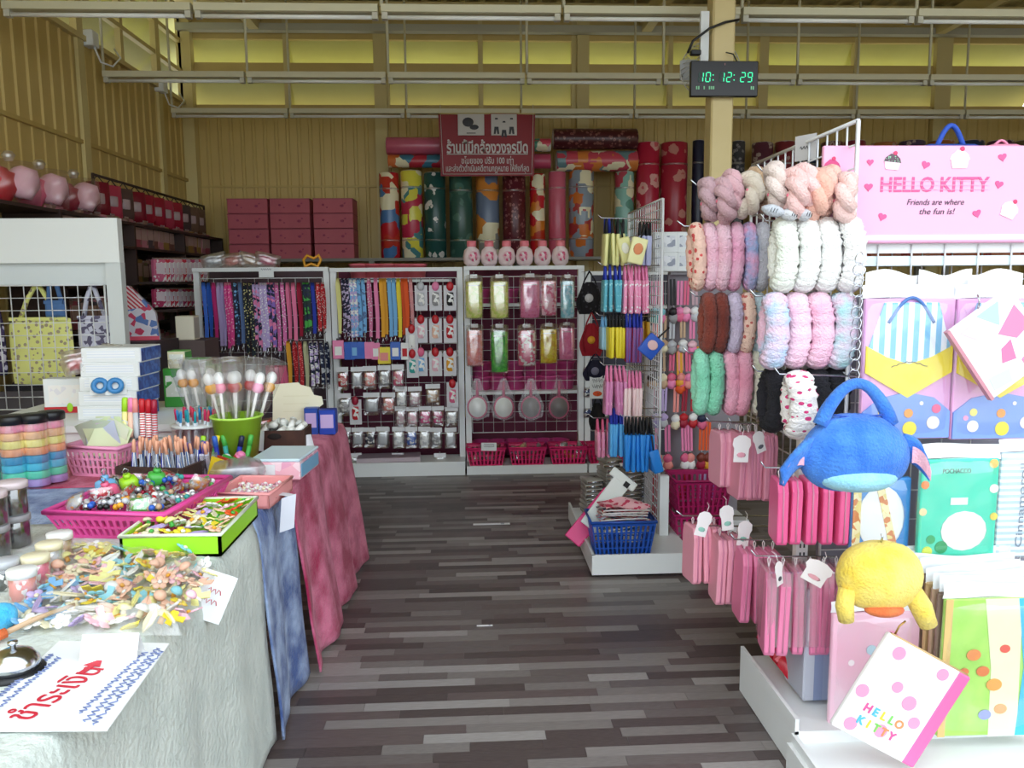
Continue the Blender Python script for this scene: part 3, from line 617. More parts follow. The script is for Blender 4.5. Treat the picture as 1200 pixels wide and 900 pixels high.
for sh_i, (zz, n0) in enumerate(((P(600, 357, Y=6.6).z + .0135, 4), (P(600, 458, Y=6.6).z + .0135, 6))):
    for i in range(n0):
        for j in range(2 if sh_i else 1): inst('pot', pot, (u3[1] + .13 + i * (u3[2] - u3[1] - .26) / (n0 - 1), 6.62, zz + j * .1165), 0, 'plain pink plastic pot standing on the %s shelf behind mirrors' % ('lower' if sh_i else 'upper'), 'pot', 'pink pots on the back shelves', {POTM: mt('#e0569a', .35)})
for i in range(6): inst('pot', pot, (u3[1] + .13 + i * .13, 6.68, ZB3 + .0), 0, 'plain pink plastic pot low down behind the pink baskets', 'pot', 'pink pots on the back shelves', {POTM: mt('#d84c90', .35)})
for i, px in enumerate((421, 437, 454, 471, 488)):
    p = P(px, 322, Y=6.62); inst('pot', pot, (p.x, 6.64, P(px, 326, Y=6.62).z), 0, 'rose plastic cup with broad rim lined up behind the top rail', 'cup', 'rose cups behind the top rail', {POTM: mt(['#e2707c', '#dc6470'][i % 2], .4)})
o = B().box(((u2[1] + u2[2]) / 2 + .05, 6.64, P(460, 327.5, Y=6.62).z - .012), (.75, .25, .02)).obj('shelf_board', WHITE); tag(o, 'white shelf board carrying rose cups behind the lanyards', 'shelf')

# pink baskets on the base and their goods
def sachet():
    o = thing('bagged_toy', 'x', 'bagged goods'); puff(.07, .06, .03, 'content', BODY, o, n=5); puff(.09, .08, .036, 'wrapper', CLEAR, o, n=5, wr=.006); return o
for bi, (px0, px1) in enumerate(((546, 593), (595, 640), (642, 688))):
    p = P((px0 + px1) / 2, 538, Y=6.3); k = mpp(p); w_ = (px1 - px0) * k * .96
    inst('basketS', basket(.3, .2, .13, 3, 9, 6), (p.x, 6.305, ZB3), 0, 'small magenta slotted basket on the rack base, %s' % ('by the post with a price card', 'between two like it', 'beside the rack end')[bi], 'basket', 'magenta baskets on the rack base', {PLA: mt('#d8286a', .4)}, (w_ / .3, 1, 1.1))
    for q in range(12):
        qx, qy, qz = q % 4 - 1.5, q // 4 % 2 - .5, q // 8
        cc = random.choice(['brown', 'grey', 'tan', 'amber', 'chocolate'])
        inst('sachet', sachet, (p.x + qx * .062, 6.305 + qy * .075, ZB3 + .06 + qz * .05 + (.03 if q % 2 else 0)), (rn(-.5, .5), rn(-.5, .5), rn(0, 6)), '%s bagged trinket heaped in a magenta basket' % cc, 'bagged goods', 'trinkets in magenta baskets', {BODY: mt(cc, .5)})
def note(name, lab, px0, py0, px1, py1, Y, mat, tilt=0., lean=0., marks=None, cat='price card'):
    a, b_ = P(px0, py0, Y=Y), P(px1, py1, Y=Y); w_, h_ = abs(b_.x - a.x), abs(a.z - b_.z)
    o = thing(name, lab, cat, ((a.x + b_.x) / 2, Y, (a.z + b_.z) / 2), (lean, tilt, 0))
    B().box((0, 0, 0), (w_, .003, h_)).obj('card', mat, o)
    if marks:
        for r in range(marks[1]):
            z = h_ * (.28 - .5 * r / max(1, marks[1])); t = B().tube([(w_ * (-.34 + .68 * i / 14), -.003, z + h_ * .1 * math.sin(i * 2.3 + r)) for i in range(15)], w_ * .014, 4); t.obj('handwriting', marks[0], o)
    return o
INK = mt('#30406a', .6); REDI = mt('#c82038', .6)
note('price_card', 'white handwritten price card on first magenta basket', 564, 519, 582, 528, 6.19, WHITE, .03, marks=(BLACK, 2))
note('price_card', 'white price card with orange picture hung by the drawstring bags', 691, 440, 709, 467, 5.95, WHITE, 0, marks=(BLACK, 2))
B().ball((0, -.003, -.05), (.035, .003, .02)).obj('orange_picture', mt('orange', .5), bpy.data.objects['price_card.001'])
p = P(455, 548, Y=6.25); inst('bk', lambda: (lambda o: (B().rbox((0, 0, .02), (.5, .2, .04), .006).obj('stack_body', mt('#d8c8d0', .5, 'stripe', '#9a8a96', 60., 'Z'), o), o)[1])(thing('notebook_stack', 'x', 'stationery')), (p.x, 6.33, .106), .05, 'flat stack of pale pads on the rack base', 'stationery')
# drawstring sacks on the rack end
def sack(lb, px0, py0, px1, py1, m, em=None, Y=5.97):
    a, b_ = P(px0, py0, Y=Y), P(px1, py1, Y=Y); w_, h_ = b_.x - a.x, a.z - b_.z; cx_ = (a.x + b_.x) / 2
    o = thing('drawstring_bag', lb, 'bag', (cx_, Y, a.z))
    B().sheet(lambda u, v: ((u - .5) * w_ * (.25 + .75 * min(1, (v * 1.7)) ** .7) * (1 - .25 * max(0, v - .75) * 4 * abs(2 * u - 1)), -.05 * math.sin(math.pi * u) * math.sin(math.pi * min(1, v * 1.02)) + .006 * math.sin(u * 25) * (1 - v), -h_ * (.25 + .75 * v)), 12, 10).sheet(lambda u, v: ((.5 - u) * w_ * (.25 + .75 * min(1, (v * 1.7)) ** .7) * (1 - .25 * max(0, v - .75) * 4 * abs(2 * u - 1)), .04 * math.sin(math.pi * u) * math.sin(math.pi * min(1, v * 1.02)), -h_ * (.25 + .75 * v)), 12, 10).obj('bag_body', m, o)
    hook(Vector((cx_, Y, a.z)))
    for s in (-1, 1): B().tube([(0, 0, 0), (s * w_ * .2, -.02, -h_ * .22), (s * w_ * .38, -.025, -h_ * .55), (s * w_ * .3, -.02, -h_ * .9)], .006, 5).obj('cord', m, o)
    if em: B().lathe([(0, 0), (w_ * .16, 0), (w_ * .16, .002)], 14, T=TR(-w_ * .05, -.055, -h_ * .62) @ RX(rad(90))).obj('round_emblem', em, o)
    return o
sack('black drawstring bag with pale star prints on the rack end', 675, 318, 706, 368, mt('#141218', .8, 'dots', '#3c3a42', 30.), mt('#c8c8cc', .6))
sack('red drawstring bag with round yellow emblem under black one', 679, 366, 707, 417, mt('#9c1224', .8), mt('amber', .6))
sack('navy drawstring bag half hidden under the red bag', 683, 414, 712, 446, mt('#1a1a34', .8), mt('#8888a0', .6))
sack('black drawstring bag below the white price card', 690, 462, 710, 503, mt('#131116', .8))
p = P(702, 527, Y=6.3); inst('basketS', None, (p.x + .05, 6.3, ZB3), 0, 'small magenta basket on the rack base behind the blue pouches', 'basket', None, {PLA: mt('#c41c58', .4)})
for i in range(9):
    p = P(690 + (i % 3) * 9, 436 + (i // 3) * 24, Y=6.38)
    inst('sachet', sachet, p, (0, 0, 0), 'small blue and white packet on the rack end shelf', 'packet', 'blue white packets on rack end', {BODY: mt('#2d4a86', .5, 'fleck', 'white', 40., 'navy')})
# unit 1 top clutter
def clearbag(w, h, t): 
    def mk():
        o = thing('clear_bag', 'x', 'bag'); puff(w, h, t, 'bag_film', FILM, o, n=10, wr=.02); puff(w * .6, h * .5, t * .5, 'content', BODY, o, n=5); return o
    return mk
for i, (px, py, c) in enumerate(((250, 308, 'silver'), (272, 306, 'salmon'), (293, 307, 'tan'), (312, 309, 'rose'))):
    p = P(px, py, Y=6.42); inst('cbag', clearbag(.2, .13, .08), (p.x, 6.45, u1[3] + .055), (rad(20), rn(-.3, .3), rn(-.4, .4)), 'crumpled clear bag with %s goods on top of lanyard rack' % c, 'bag', 'clear bags on rack', {BODY: mt(c, .5)})
o = thing('yellow_hook', 'yellow plastic double hook on top of the lanyard rack', 'hook', P(365, 312, Y=6.42))
B().tube([(-.05, 0, 0), (-.06, 0, .05), (-.03, 0, .085), (.02, 0, .06), (.06, 0, .085), (.075, 0, .05), (.05, 0, .0), (0, 0, .02)], .012, 6, True).obj('hook_loop', mt('amber', .4), o)
note('price_card', 'small white price card on the lanyard rack rail', 303, 313, 321, 325, 6.36, WHITE, 0, marks=(INK, 1))
# ================================================================ LEFT COUNTER: TABLES AND CLOTHS
ZT = .765
def table(y0, y1, lb):
    o = thing('counter_table', lb, 'table', (-1.36, (y0 + y1) / 2, 0)); l = y1 - y0 - .06
    B().box((0, 0, .735), (1.26, l, .03)).obj('tabletop', mt('#c9b48c', .5), o)
    for x in (-.58, .58):
        for y in (-1, 1): B().box((x, y * (l / 2 - .06), .36), (.04, .04, .72)).obj('leg', GS, o)
table(.75, 2.5, 'long counter table under the pale grey cloth'); table(2.5, 4.3, 'long counter table under the blue and pink cloths')
def drape(name, lb, y0, y1, m, fl=.05, ph=0., fold=.018, far=False, near=False):
    X0, X1 = -2.06, -.715; drop = .745; n = 40
    def fn(u, v):
        y = y0 + (y1 - y0) * v; L = (X1 - X0) + drop; s = u * L
        f = math.sin(v * (y1 - y0) * 14 + ph) * fold + math.sin(v * (y1 - y0) * 31 + ph * 2) * fold * .35
        nz = noise.noise((y * 5, s * 4, ph)) * .006
        if s < X1 - X0 - .02: return (X0 + s, y, .757 + nz * .4 + .002)
        t = (s - (X1 - X0 - .02)) / (drop + .02); r = min(1, t * 9)
        return (X1 + math.sin(r * math.pi / 2) * .022 + t * fl + f * t ** .7 + nz, y + noise.noise((t * 3, ph, y)) * .012 * t, .76 - .02 * (1 - math.cos(r * math.pi / 2)) - max(0, t - .02) * .735)
    o = B().sheet(fn, 70, n).obj(name, m)
    md = o.modifiers.new('thick', 'SOLIDIFY'); md.thickness = .008; md.offset = 1
    return tag(o, lb, 'cloth')
drape('table_cloth', 'pale grey-white fleece cloth draped over front table', .72, 2.5, mt('#d3dad3', .9, 'plush', '#c3ccc6', 9., bump=.8, bs=60.), .03, .3, .01)
drape('table_cloth', 'dusty blue plush cloth hanging between grey and pink cloths', 2.5, 2.96, mt('#3c5692', .95, 'plush', '#a0b4d8', 9., bump=1., bs=70.), .035, 1.2, .016)
drape('table_cloth', 'deep rose plush cloth draped to the floor', 2.96, 4.3, mt('#a80f4a', .95, 'plush', '#e47c9e', 7., bump=1., bs=70.), .085, 2.6, .022)
def on(px, py, Z=ZT): return P(px, py, Z=Z)
# paper sign with red lettering
cor = [on(-45, 862), on(126, 861), on(199, 758), on(70, 755)]
ctr = sum(cor, Vector()) / 4
s = thing('paper_sign', 'white paper sheet with red Thai handwriting on grey cloth', 'sign', ctr + Vector((0, 0, .006)))
B().add([q - ctr for q in cor] + [q - ctr + Vector((0, 0, .002)) for q in cor], [(3, 2, 1, 0), (4, 5, 6, 7), (0, 1, 5, 4), (1, 2, 6, 5), (2, 3, 7, 6), (3, 0, 4, 7)]).obj('paper', mt('#f0f2f4', .5), s)
a, b_ = on(12, 856), on(112, 788); d = b_ - a; ang = math.atan2(d.y, d.x)
text('ชำระเงิน', .075, REDI, s, TR(*((a + b_) / 2 - ctr + Vector((.0, .01, .0035)))) @ RZ(ang), width=d.length * .9, off=0.)
ar = on(108, 786) - ctr
B().poly([(-.03, -.006), (.0, -.006), (.0, -.018), (.03, 0), (0, .018), (0, .006), (-.03, .006)], .001, T=TR(ar.x, ar.y, .004) @ RZ(ang) @ RX(rad(-90))).obj('red_arrow', REDI, s)
for r, (p0, p1) in enumerate([((100, 852), (185, 765)), ((108, 856), (190, 768)), ((-10, 842), (70, 775)), ((-14, 832), (62, 772)), ((95, 842), (170, 770))]):
    a, b_ = on(*p0) - ctr, on(*p1) - ctr; n_ = Vector((-(b_ - a).y, (b_ - a).x, 0)).normalized()
    B().tube([a + (b_ - a) * (i / 60) + n_ * .007 * math.sin(i * 2.1 + r) * (1 if i % 9 else -.5) + Vector((0, 0, .004)) for i in range(61)], .0011, 4).obj('blue_handwriting', mt('#7f8fc4', .6), s)
o = thing('folded_card', 'small blank white folded card above the red lettering', 'card', on(131, 775)); 
B().add([(-.055, -.02, 0), (.055, -.02, 0), (.055, .005, .055), (-.055, .005, .055), (-.055, .03, 0), (.055, .03, 0)], [(0, 1, 2, 3), (3, 2, 5, 4)]).obj('card_fold', mt('#f6f4f2', .6), o)
# desk bell
o = thing('desk_bell', 'chrome desk bell on a black round base beside the paper sign', 'bell', on(18, 790))
B().lathe([(0, 0), (.052, 0), (.055, .006), (.05, .012), (0, .012)], 24).obj('bell_base', BLACK, o)
B().lathe([(.046, .014), (.044, .028), (.034, .042), (.018, .05), (0, .052)], 24).obj('bell_dome', CHROME, o)
B().lathe([(.005, .05), (.005, .06), (.009, .061), (.009, .066), (0, .068)], 12).obj('bell_button', CHROME, o)
o = thing('paint_brush', 'wooden paint brush with orange bristles beside the desk bell', 'brush', on(8, 752), (0, 0, rad(50)))
B().tube([(0, 0, .02), (.06, 0, .03), (.14, 0, .035)], lambda u: .007 - .003 * u, 8).obj('brush_handle', mt('tan', .5), o)
B().tube([(-.05, 0, .015), (-.03, 0, .017), (0, 0, .02)], lambda u: .006 + .012 * u * (1.4 - u), 10).obj('bristles', mt('#e0703c', .8, bump=.5), o)
o = B().ball((0, 0, .03), .03, nu=16, nv=10, lump=.05).obj('wool_ball', mt('#2ba6e0', .9, 'plush', '#58c4f0', 30., bump=.5)); o.location = on(4, 738); tag(o, 'bright blue fuzzy ball beside the craft bag', 'ball')
# craft pieces
PET = mt('#808087', .6); CEN = mt('#808088', .6)
def flower():
    o = thing('craft_flower', 'x', 'craft piece'); 
    for i in range(5): B().ball((.013 * math.cos(i * 1.2566), .013 * math.sin(i * 1.2566), .003), (.0095, .0095, .003), nu=7, nv=4).obj('petal', PET, o)
    B().ball((0, 0, .006), (.006, .006, .004), nu=7, nv=4).obj('flower_centre', CEN, o); return o
def leafy():
    o = thing('craft_leaf', 'x', 'craft piece')
    B().poly([(-.028, 0), (-.012, .011), (.01, .01), (.03, 0), (.01, -.01), (-.012, -.011)], .004, T=RX(rad(90))).obj('leaf_blade', PET, o)
    B().tube([(-.03, 0, .003), (.028, 0, .003)], .0012, 4).obj('leaf_vein', CEN, o); return o
def shroom():
    o = thing('craft_mushroom', 'x', 'craft piece')
    B().lathe([(.015, .014), (.014, .02), (.008, .026), (0, .028)], 12).obj('cap', PET, o); B().lathe([(.006, 0), (.005, .016), (.0, .016)], 10).obj('stalk', CEN, o); return o
def bfly():
    o = thing('craft_butterfly', 'x', 'craft piece')
    for s in (-1, 1): B().poly([(0, -.012), (s * .012, -.02), (s * .022, -.008), (s * .014, .002), (s * .028, .014), (s * .016, .024), (0, .006)], .003, T=RY(s * -.3) @ RX(rad(90))).obj('wing', PET, o)
    B().tube([(0, -.016, .002), (0, .016, .002)], .003, 5).obj('body', CEN, o); return o
CR = [('flower', flower), ('leaf', leafy), ('mushroom', shroom), ('butterfly', bfly)]
def craft(px, py, z, where, grp, cols, sc=1.):
    k, f = CR[random.choices(range(4), (6, 4, 1.2, 3))[0]]; c = random.choice(cols); c2 = random.choice(['white', 'amber', 'cream'])
    p = P(px, py, Z=ZT); inst('craft_' + k, f, (p.x, p.y, z), (rn(-.7, .7), rn(-.7, .7), rn(0, 6)), '%s craft %s loose in %s' % (c.replace('_', ' '), k, where), 'craft piece', grp, {PET: mt(c, .6), CEN: mt(c2, .6)}, sc * rn(.9, 1.2))
bag_poly = [(18, 742), (212, 742), (248, 672), (205, 648), (85, 648)]
def inpoly(x, y, pl):
    r = False
    for i in range(len(pl)):
        (x1, y1), (x2, y2) = pl[i], pl[i - 1]
        if (y1 > y) != (y2 > y) and x < (x2 - x1) * (y - y1) / (y2 - y1) + x1: r = not r
    return r
pts = []
for tries in range(9000):
    x, y = rn(18, 248), rn(648, 740)
    d_ = 11 if y > 690 else 9
    if inpoly(x, y, bag_poly) and all(math.hypot(x - a, (y - b) * 1.5) > d_ for a, b in pts): pts.append((x, y))
for x, y in pts:
    cols = ['sky', 'white', 'aqua', 'white', 'lilac', 'cream'] if x < 95 and y > 690 else ['lemon', 'cream', 'white', 'pale_pink', 'peach', 'yellow', 'white', 'lemon', 'aqua', 'peach']
    craft(x, y, ZT + .006 + rn(0, .02), 'the big clear bag', 'craft pieces in the clear bag', cols, 1.0)
# clear bag over the craft pieces
cor = [on(*q) for q in ((8, 746), (218, 746), (255, 668), (70, 640))]
def bagfn(u, v):
    q = (cor[0] * (1 - u) + cor[1] * u) * (1 - v) + (cor[3] * (1 - u) + cor[2] * u) * v
    e = min(u, 1 - u, v, 1 - v); return (q.x, q.y, ZT + .003 + min(1, e * 8) * (.055 + .012 * noise.noise((u * 9, v * 9, 3))))
tag(B().sheet(bagfn, 36, 30).obj('clear_craft_bag', mt('white', .15, 'clear', sc=9.)), 'large flat clear bag full of pastel craft pieces', 'bag')
# lime tray
tp = (on(270, 655) + on(297, 603)) / 2
LIME = mt('#9fe02a', .4)
def tray(w, d, h, m, lb, loc, rz=0., lip=None):
    o = thing('plastic_tray', lb, 'tray', loc, (0, 0, rz)); b = B().box((0, 0, .004), (w, d, .008))
    for s in (-1, 1): b.box((s * (w / 2 - .004), 0, h / 2), (.008, d, h)).box((0, s * (d / 2 - .004), h / 2), (w, .008, h))
    b.obj('tray_body', m, o); B().tube([(-w / 2, -d / 2, h), (w / 2, -d / 2, h), (w / 2, d / 2, h), (-w / 2, d / 2, h)], .006, 6, True).obj('tray_rim', lip or m, o); return o
tray(.27, .38, .062, LIME, 'lime green shallow tray full of craft pieces', (tp.x - .14, tp.y, ZT), 0, mt('#e8f0dc', .4))
for i in range(6):
    for j in range(8): 
        k, f = CR[random.choices(range(4), (5, 4, 1, 3))[0]]; c = random.choice(['yellow', 'lemon', 'white', 'orange', 'lilac', 'peach', 'cream', 'pale_pink'])
        inst('craft_' + k, f, (tp.x - .14 + (i - 2.5) * .042, tp.y + (j - 3.5) * .044, ZT + .05 + rn(0, .014)), (rn(-.5, .5), rn(-.5, .5), rn(0, 6)), '%s craft %s in the lime tray' % (c.replace('_', ' '), k), 'craft piece', 'craft pieces in the lime tray', {PET: mt(c, .6), CEN: mt(random.choice(['white', 'amber', 'green']), .6)})
# hot pink basket with bead charms
hb = (on(135, 652) + on(185, 590)) / 2 + Vector((.0, .06, 0))
inst('basketP', basket(.36, .44, .09, 2, 16, 18), (hb.x, hb.y, ZT), rad(-8), 'wide hot pink slotted basket heaped with bead charms', 'basket', None, {PLA: mt('#ea4fa0', .35)})
BEAD = mt('#808089', .3)
def beadcharm():
    o = thing('bead_charm', 'x', 'charm')
    for i in range(5): B().ball((.02 * math.cos(i * 1.2566), .02 * math.sin(i * 1.2566), .012), .012, nu=8, nv=6).obj('bead', BEAD if i % 2 else TRIM, o)
    B().ball((0, 0, .02), .014, nu=8, nv=6).obj('bead', BODY, o); B().tube([(.02, 0, .015), (.05, .005, .01), (.06, .0, .012)], .002, 5).obj('cord_loop', CHROME, o); return o
def blockcharm():
    o = thing('block_charm', 'x', 'charm'); B().rbox((0, 0, .025), (.055, .05, .05), .014, seg=2, sm=True).obj('block', BODY, o)
    B().lathe([(.0, 0), (.012, 0), (.012, .012), (0, .012)], 10, T=TR(0, 0, .05)).obj('stud', TRIM, o); B().tube([(0, 0, .06), (.01, 0, .075), (0, 0, .085), (-.01, 0, .075), (0, 0, .06)], .0018, 5).obj('ring', CHROME, o); return o
for i in range(6):
    for j in range(7):
        c = random.choice(['red', 'silver', 'tan', 'crimson', 'silver', 'chocolate', 'tan', 'green', 'grey']); c2 = random.choice(['amber', 'blue', 'white', 'black', 'teal'])
        q = RZ(rad(-8)) @ Vector(((i - 2.5) * .05, (j - 3) * .054, 0))
        if (i, j) in ((1, 4), (2, 5), (1, 2), (0, 3)):
            cc = {(1, 4): 'lime', (2, 5): 'green', (1, 2): 'rose', (0, 3): 'sky'}[(i, j)]
            inst('block', blockcharm, (hb.x + q.x, hb.y + q.y, ZT + .085), (rn(-.4, .4), rn(-.4, .4), rn(0, 6)), '%s translucent block charm on the bead heap in the pink basket' % cc, 'charm', None, {BODY: mt(cc, .25), TRIM: mt(cc, .3)})
        elif (i * 3 + j * 5) % 4 == 0: inst('sachet', None, (hb.x + q.x, hb.y + q.y, ZT + .09 + rn(0, .02)), (rn(-.9, -.3), rn(-.5, .5), rn(0, 6)), 'clear sachet of %s beads heaped in the hot pink basket' % c, 'bagged goods', 'bead sachets in the pink basket', {BODY: mt(c, .3, 'fleck', c2, 90., 'silver')}, .8)
        else: inst('beadc', beadcharm, (hb.x + q.x, hb.y + q.y, ZT + .035 + rn(.02, .045) + .03 * (1 - abs(i - 2.5) / 3)), (rn(-.6, .6), rn(-.6, .6), rn(0, 6)), '%s and %s bead charm heaped in the hot pink basket' % (c, c2), 'charm', 'bead charms in the pink basket', {BEAD: mt(c, .25), TRIM: mt(c2, .25), BODY: mt('silver', .2, metal=.6)}, .8)
# jars
def jar(r, h):
    def mk():
        o = thing('clear_jar', 'x', 'jar'); B().lathe([(0, 0), (r * .95, 0), (r, .006), (r, h - .02), (r * .9, h - .012)], 20).obj('jar_wall', CLEAR, o)
        B().lathe([(0, .004), (r * .9, .004), (r * .9, h * .7), (r * .5, h * .74), (0, h * .72)], 14).obj('jar_content', BODY, o)
        B().lathe([(r * 1.02, h - .018), (r * 1.03, h - .002), (r * .97, h), (0, h)], 20).obj('jar_lid', CARD, o); return o
    return mk
for px, by, c, lid in ((8, 690, 'black', 'silver'), (28, 702, 'salmon', 'white'), (44, 684, 'rose', 'cream'), (60, 668, 'silver', 'cream'), (72, 655, 'tan', 'white')):
    p = on(px, by); inst('jarS', jar(.032, .075), p, 0, 'small clear jar with %s beads and %s lid beside craft bag' % (c, lid), 'jar', 'small bead jars', {BODY: mt(c, .5, 'fleck', 'white', 90., c), CARD: mt(lid, .4)})
for px, by in ((-6, 655), (19, 640)):
    for j in range(2):
        p = on(px, by); inst('jarL', jar(.042, .095), (p.x, p.y, ZT + j * .0955), 0, '%s of two stacked jars of black beads %s' % (('bottom', 'top')[j], 'with pale lids' if px > 0 else 'at the table side'), 'jar', 'black bead jars', {BODY: mt('#202028', .4, 'fleck', '#383844', 90., 'black'), CARD: mt('#d8c8cc' if j else '#9a989c', .4)})
def tubejar():
    o = thing('rainbow_tube', 'x', 'tube')
    for i, c in enumerate(('#b99ad8', '#5fe0b8', '#49c4e0', '#3a9cc8', '#f0a878', '#f2e58a', '#f2c090', '#f2a0b8')):
        B().lathe([(0, .01 + i * .03), (.04, .01 + i * .03), (.042, .014 + i * .03), (.042, .034 + i * .03), (.04, .038 + i * .03), (0, .038 + i * .03)], 18).obj('tape_roll', mt(c, .5), o)
    B().lathe([(0, 0), (.046, 0), (.046, .255), (.046, .256)], 20).obj('tube_wall', CLEAR, o)
    B().lathe([(.048, .25), (.049, .275), (.044, .282), (0, .282)], 20).obj('tube_lid', BLACK, o); return o
for px, by in ((-10, 574), (20, 574), (46, 571), (66, 566)):
    inst('tubejar', tubejar, on(px, by), rn(0, 3), 'tall clear tube of rainbow tape rolls with black lid', 'tube', 'rainbow tape tubes', None, (.98, .98, .98))
# pale pink basket with folded sheets
p = on(112, 562); inst('basketQ', basket(.24, .2, .12, 3, 10, 8), (p.x, p.y + .12, ZT), rad(-14), 'pale pink slotted basket of folded plastic covers', 'basket', None, {PLA: mt('#f09cc0', .35)})
for i in range(7):
    c = ['#dfe8c0', '#c9d2e8', '#e6ecd2', '#d8e4b8', '#e9ecea', '#cfe0c8', '#e4d8e8'][i]
    def cover():
        o = thing('folded_cover', 'x', 'plastic cover'); B().sheet(lambda u, v: ((u - .5) * .17, .012 * math.sin(v * 3 + u * 2), v * .15 + .02 * math.sin(u * 3)), 8, 6).obj('sheet', BODY, o); B().tube([(-.085, 0, .0), (.085, 0.0, .0)], .004, 5).obj('fold_edge', CARD, o); return o
    inst('cover', cover, (p.x + rn(-.02, .03), p.y + .05 + i * .022, ZT + .06), (rad(-25 + i * 9), rn(-.35, .35), rn(-.4, .2)), 'folded translucent %s cover sticking out of the pale pink basket' % ('lime', 'blue', 'ivory', 'green', 'white', 'sage', 'lilac')[i], 'plastic cover', None, {BODY: mt(c, .3), CARD: mt('white', .4)})
# woven box with pencils
p = on(184, 572); o = thing('woven_box', 'dark brown woven tray holding peach and blue pencils', 'box', (p.x, p.y + .08, ZT), (0, 0, rad(-12)))
wv = mt('#3a241e', .8, 'stripe', '#4e342a', 90., 'X', bump=.6)
B().box((0, 0, .005), (.26, .18, .01)).obj('box_floor', wv, o)
for a_, (c, dd) in enumerate((((0, -.09, .04), (.27, .012, .08)), ((0, .09, .04), (.27, .012, .08)), ((-.13, 0, .04), (.012, .18, .08)), ((.13, 0, .04), (.012, .18, .08)))): B().box(c, dd).obj('box_side', wv, o)
def pencil():
    o = thing('pencil', 'x', 'pencil'); B().lathe([(.0055, 0), (.0055, .13), (.0, .131)], 6, sm=False).obj('barrel', BODY, o); B().lathe([(.006, .11), (.006, .15), (.004, .158), (0, .16)], 8).obj('cap_end', TRIM, o); return o
for i in range(11):
    for j in range(3):
        c = 'denim' if (i + j) % 3 else 'royal'; q = RZ(rad(-12)) @ Vector(((i - 5) * .021, (j - 1) * .045, 0))
        inst('pencil', pencil, (p.x + q.x, p.y + .08 + q.y, ZT + .012), (rn(-.12, .12), rn(-.12, .2), rn(0, 3)), '%s pencil with a peach rubber end in the woven tray' % c, 'pencil', 'pencils in the woven tray', {BODY: mt(c, .5, 'stripe', 'white', 60.), TRIM: mt('#f2b090', .5)})
p = on(222, 545); o = thing('pen_cup', 'clear oval cup of blue and pink capped pens', 'cup', (p.x, p.y + .12, ZT)); 
B().lathe([(0, 0), (.09, 0), (.105, .15), (.107, .15)], 20).obj('cup_wall', CLEAR, o); B().lathe([(.107, .146), (.109, .15), (.107, .154)], 20).obj('cup_rim', WHITE, o)
for i in range(24):
    a_ = i * 2.399; r_ = .016 * math.sqrt(i + .5) * 1.15; c, nm = (('#2a8ac4', 'blue'), ('#e02868', 'pink'), ('#d83a58', 'red'), ('#1a9aa8', 'teal'))[i % 4]
    inst('pencil', None, (p.x + r_ * math.cos(a_), p.y + .12 + r_ * math.sin(a_), ZT + .06), (rn(-.1, .1), rn(-.1, .1), 0), '%s capped pen standing in the clear oval cup' % nm, 'pen', 'pens in the oval cup', {BODY: mt('#dfe6ee', .4), TRIM: mt(c, .4)})
# lime bucket of wrapped sticks
p = on(272, 548); o = thing('lime_bucket', 'lime green bucket of bagged novelty sticks', 'bucket', (p.x, p.y + .1, ZT))
B().lathe([(0, 0), (.075, 0), (.1, .19), (.104, .19), (.104, .2), (.096, .2), (.072, .006), (0, .006)], 24).obj('bucket_wall', mt('#a4d83a', .4), o)
B().tube([(.104 * math.cos(a * .26), .104 * math.sin(a * .26), .197) for a in range(24)], .005, 6, True).obj('bucket_rim', mt('#b8e860', .4), o)
def wrapped():
    o = thing('wrapped_stick', 'x', 'wrapped candy'); B().tube([(0, 0, 0), (0, 0, .2)], .005, 6).obj('stick', mt('#f0ece8', .4), o)
    B().ball((0, 0, .2), (.018, .014, .022)).obj('figure_head', mt('white', .4), o); B().ball((0, 0, .17), (.02, .014, .018)).obj('figure_body', BODY, o)
    B().lathe([(.008, .06), (.022, .12), (.032, .2), (.036, .26), (.04, .262)], 10).obj('wrapper', mt('white', .35, 'clear', sc=9.), o); return o
for i in range(9):
    a_ = i * 2.4; r_ = .02 * math.sqrt(i) * 1.2; c = ['red', 'rose', 'amber', 'red', 'amber', 'pink', 'red', 'rose', 'amber'][i]
    inst('wrapped', wrapped, (p.x + r_ * math.cos(a_), p.y + .1 + r_ * math.sin(a_), ZT + .1), (rn(-.25, .25) - .06, r_ * math.cos(a_) * 4, 0), '%s novelty stick in a clear cone wrapper in the lime bucket' % c, 'wrapped candy', 'wrapped sticks', {BODY: mt(c, .4)}, 1.3)
for i in range(4):
    q = P(215 + i * 13, 492, Z=ZT + .12); inst('wrapped', None, (q.x, q.y + .12, ZT + .06), (rn(-.2, .2), rn(-.2, .2), 0), 'orange novelty stick in clear wrapper behind the pen cup', 'wrapped candy', 'wrapped sticks', {BODY: mt('#e8a040', .4)})
p = on(268, 548); 
def marker():
    o = thing('marker_pen', 'x', 'marker'); B().lathe([(.0, 0), (.009, 0), (.01, .01), (.01, .085), (0, .087)], 10).obj('barrel', BODY, o); B().lathe([(.011, .08), (.011, .12), (.008, .125), (0, .126)], 10).obj('cap', TRIM, o); return o
for i, (c, c2) in enumerate((('green', 'lime'), ('green', 'yellow'), ('royal', 'blue'), ('teal', 'green'), ('royal', 'navy'), ('green', 'green'))):
    inst('marker', marker, (p.x - .1 + i * .034, p.y - .02 + (i % 2) * .015, ZT + .01), (rad(-12), rn(-.3, .3), 0), '%s marker with %s cap leaning on the lime bucket' % (c, c2), 'marker', None, {BODY: mt(c, .4), TRIM: mt(c2, .4)})
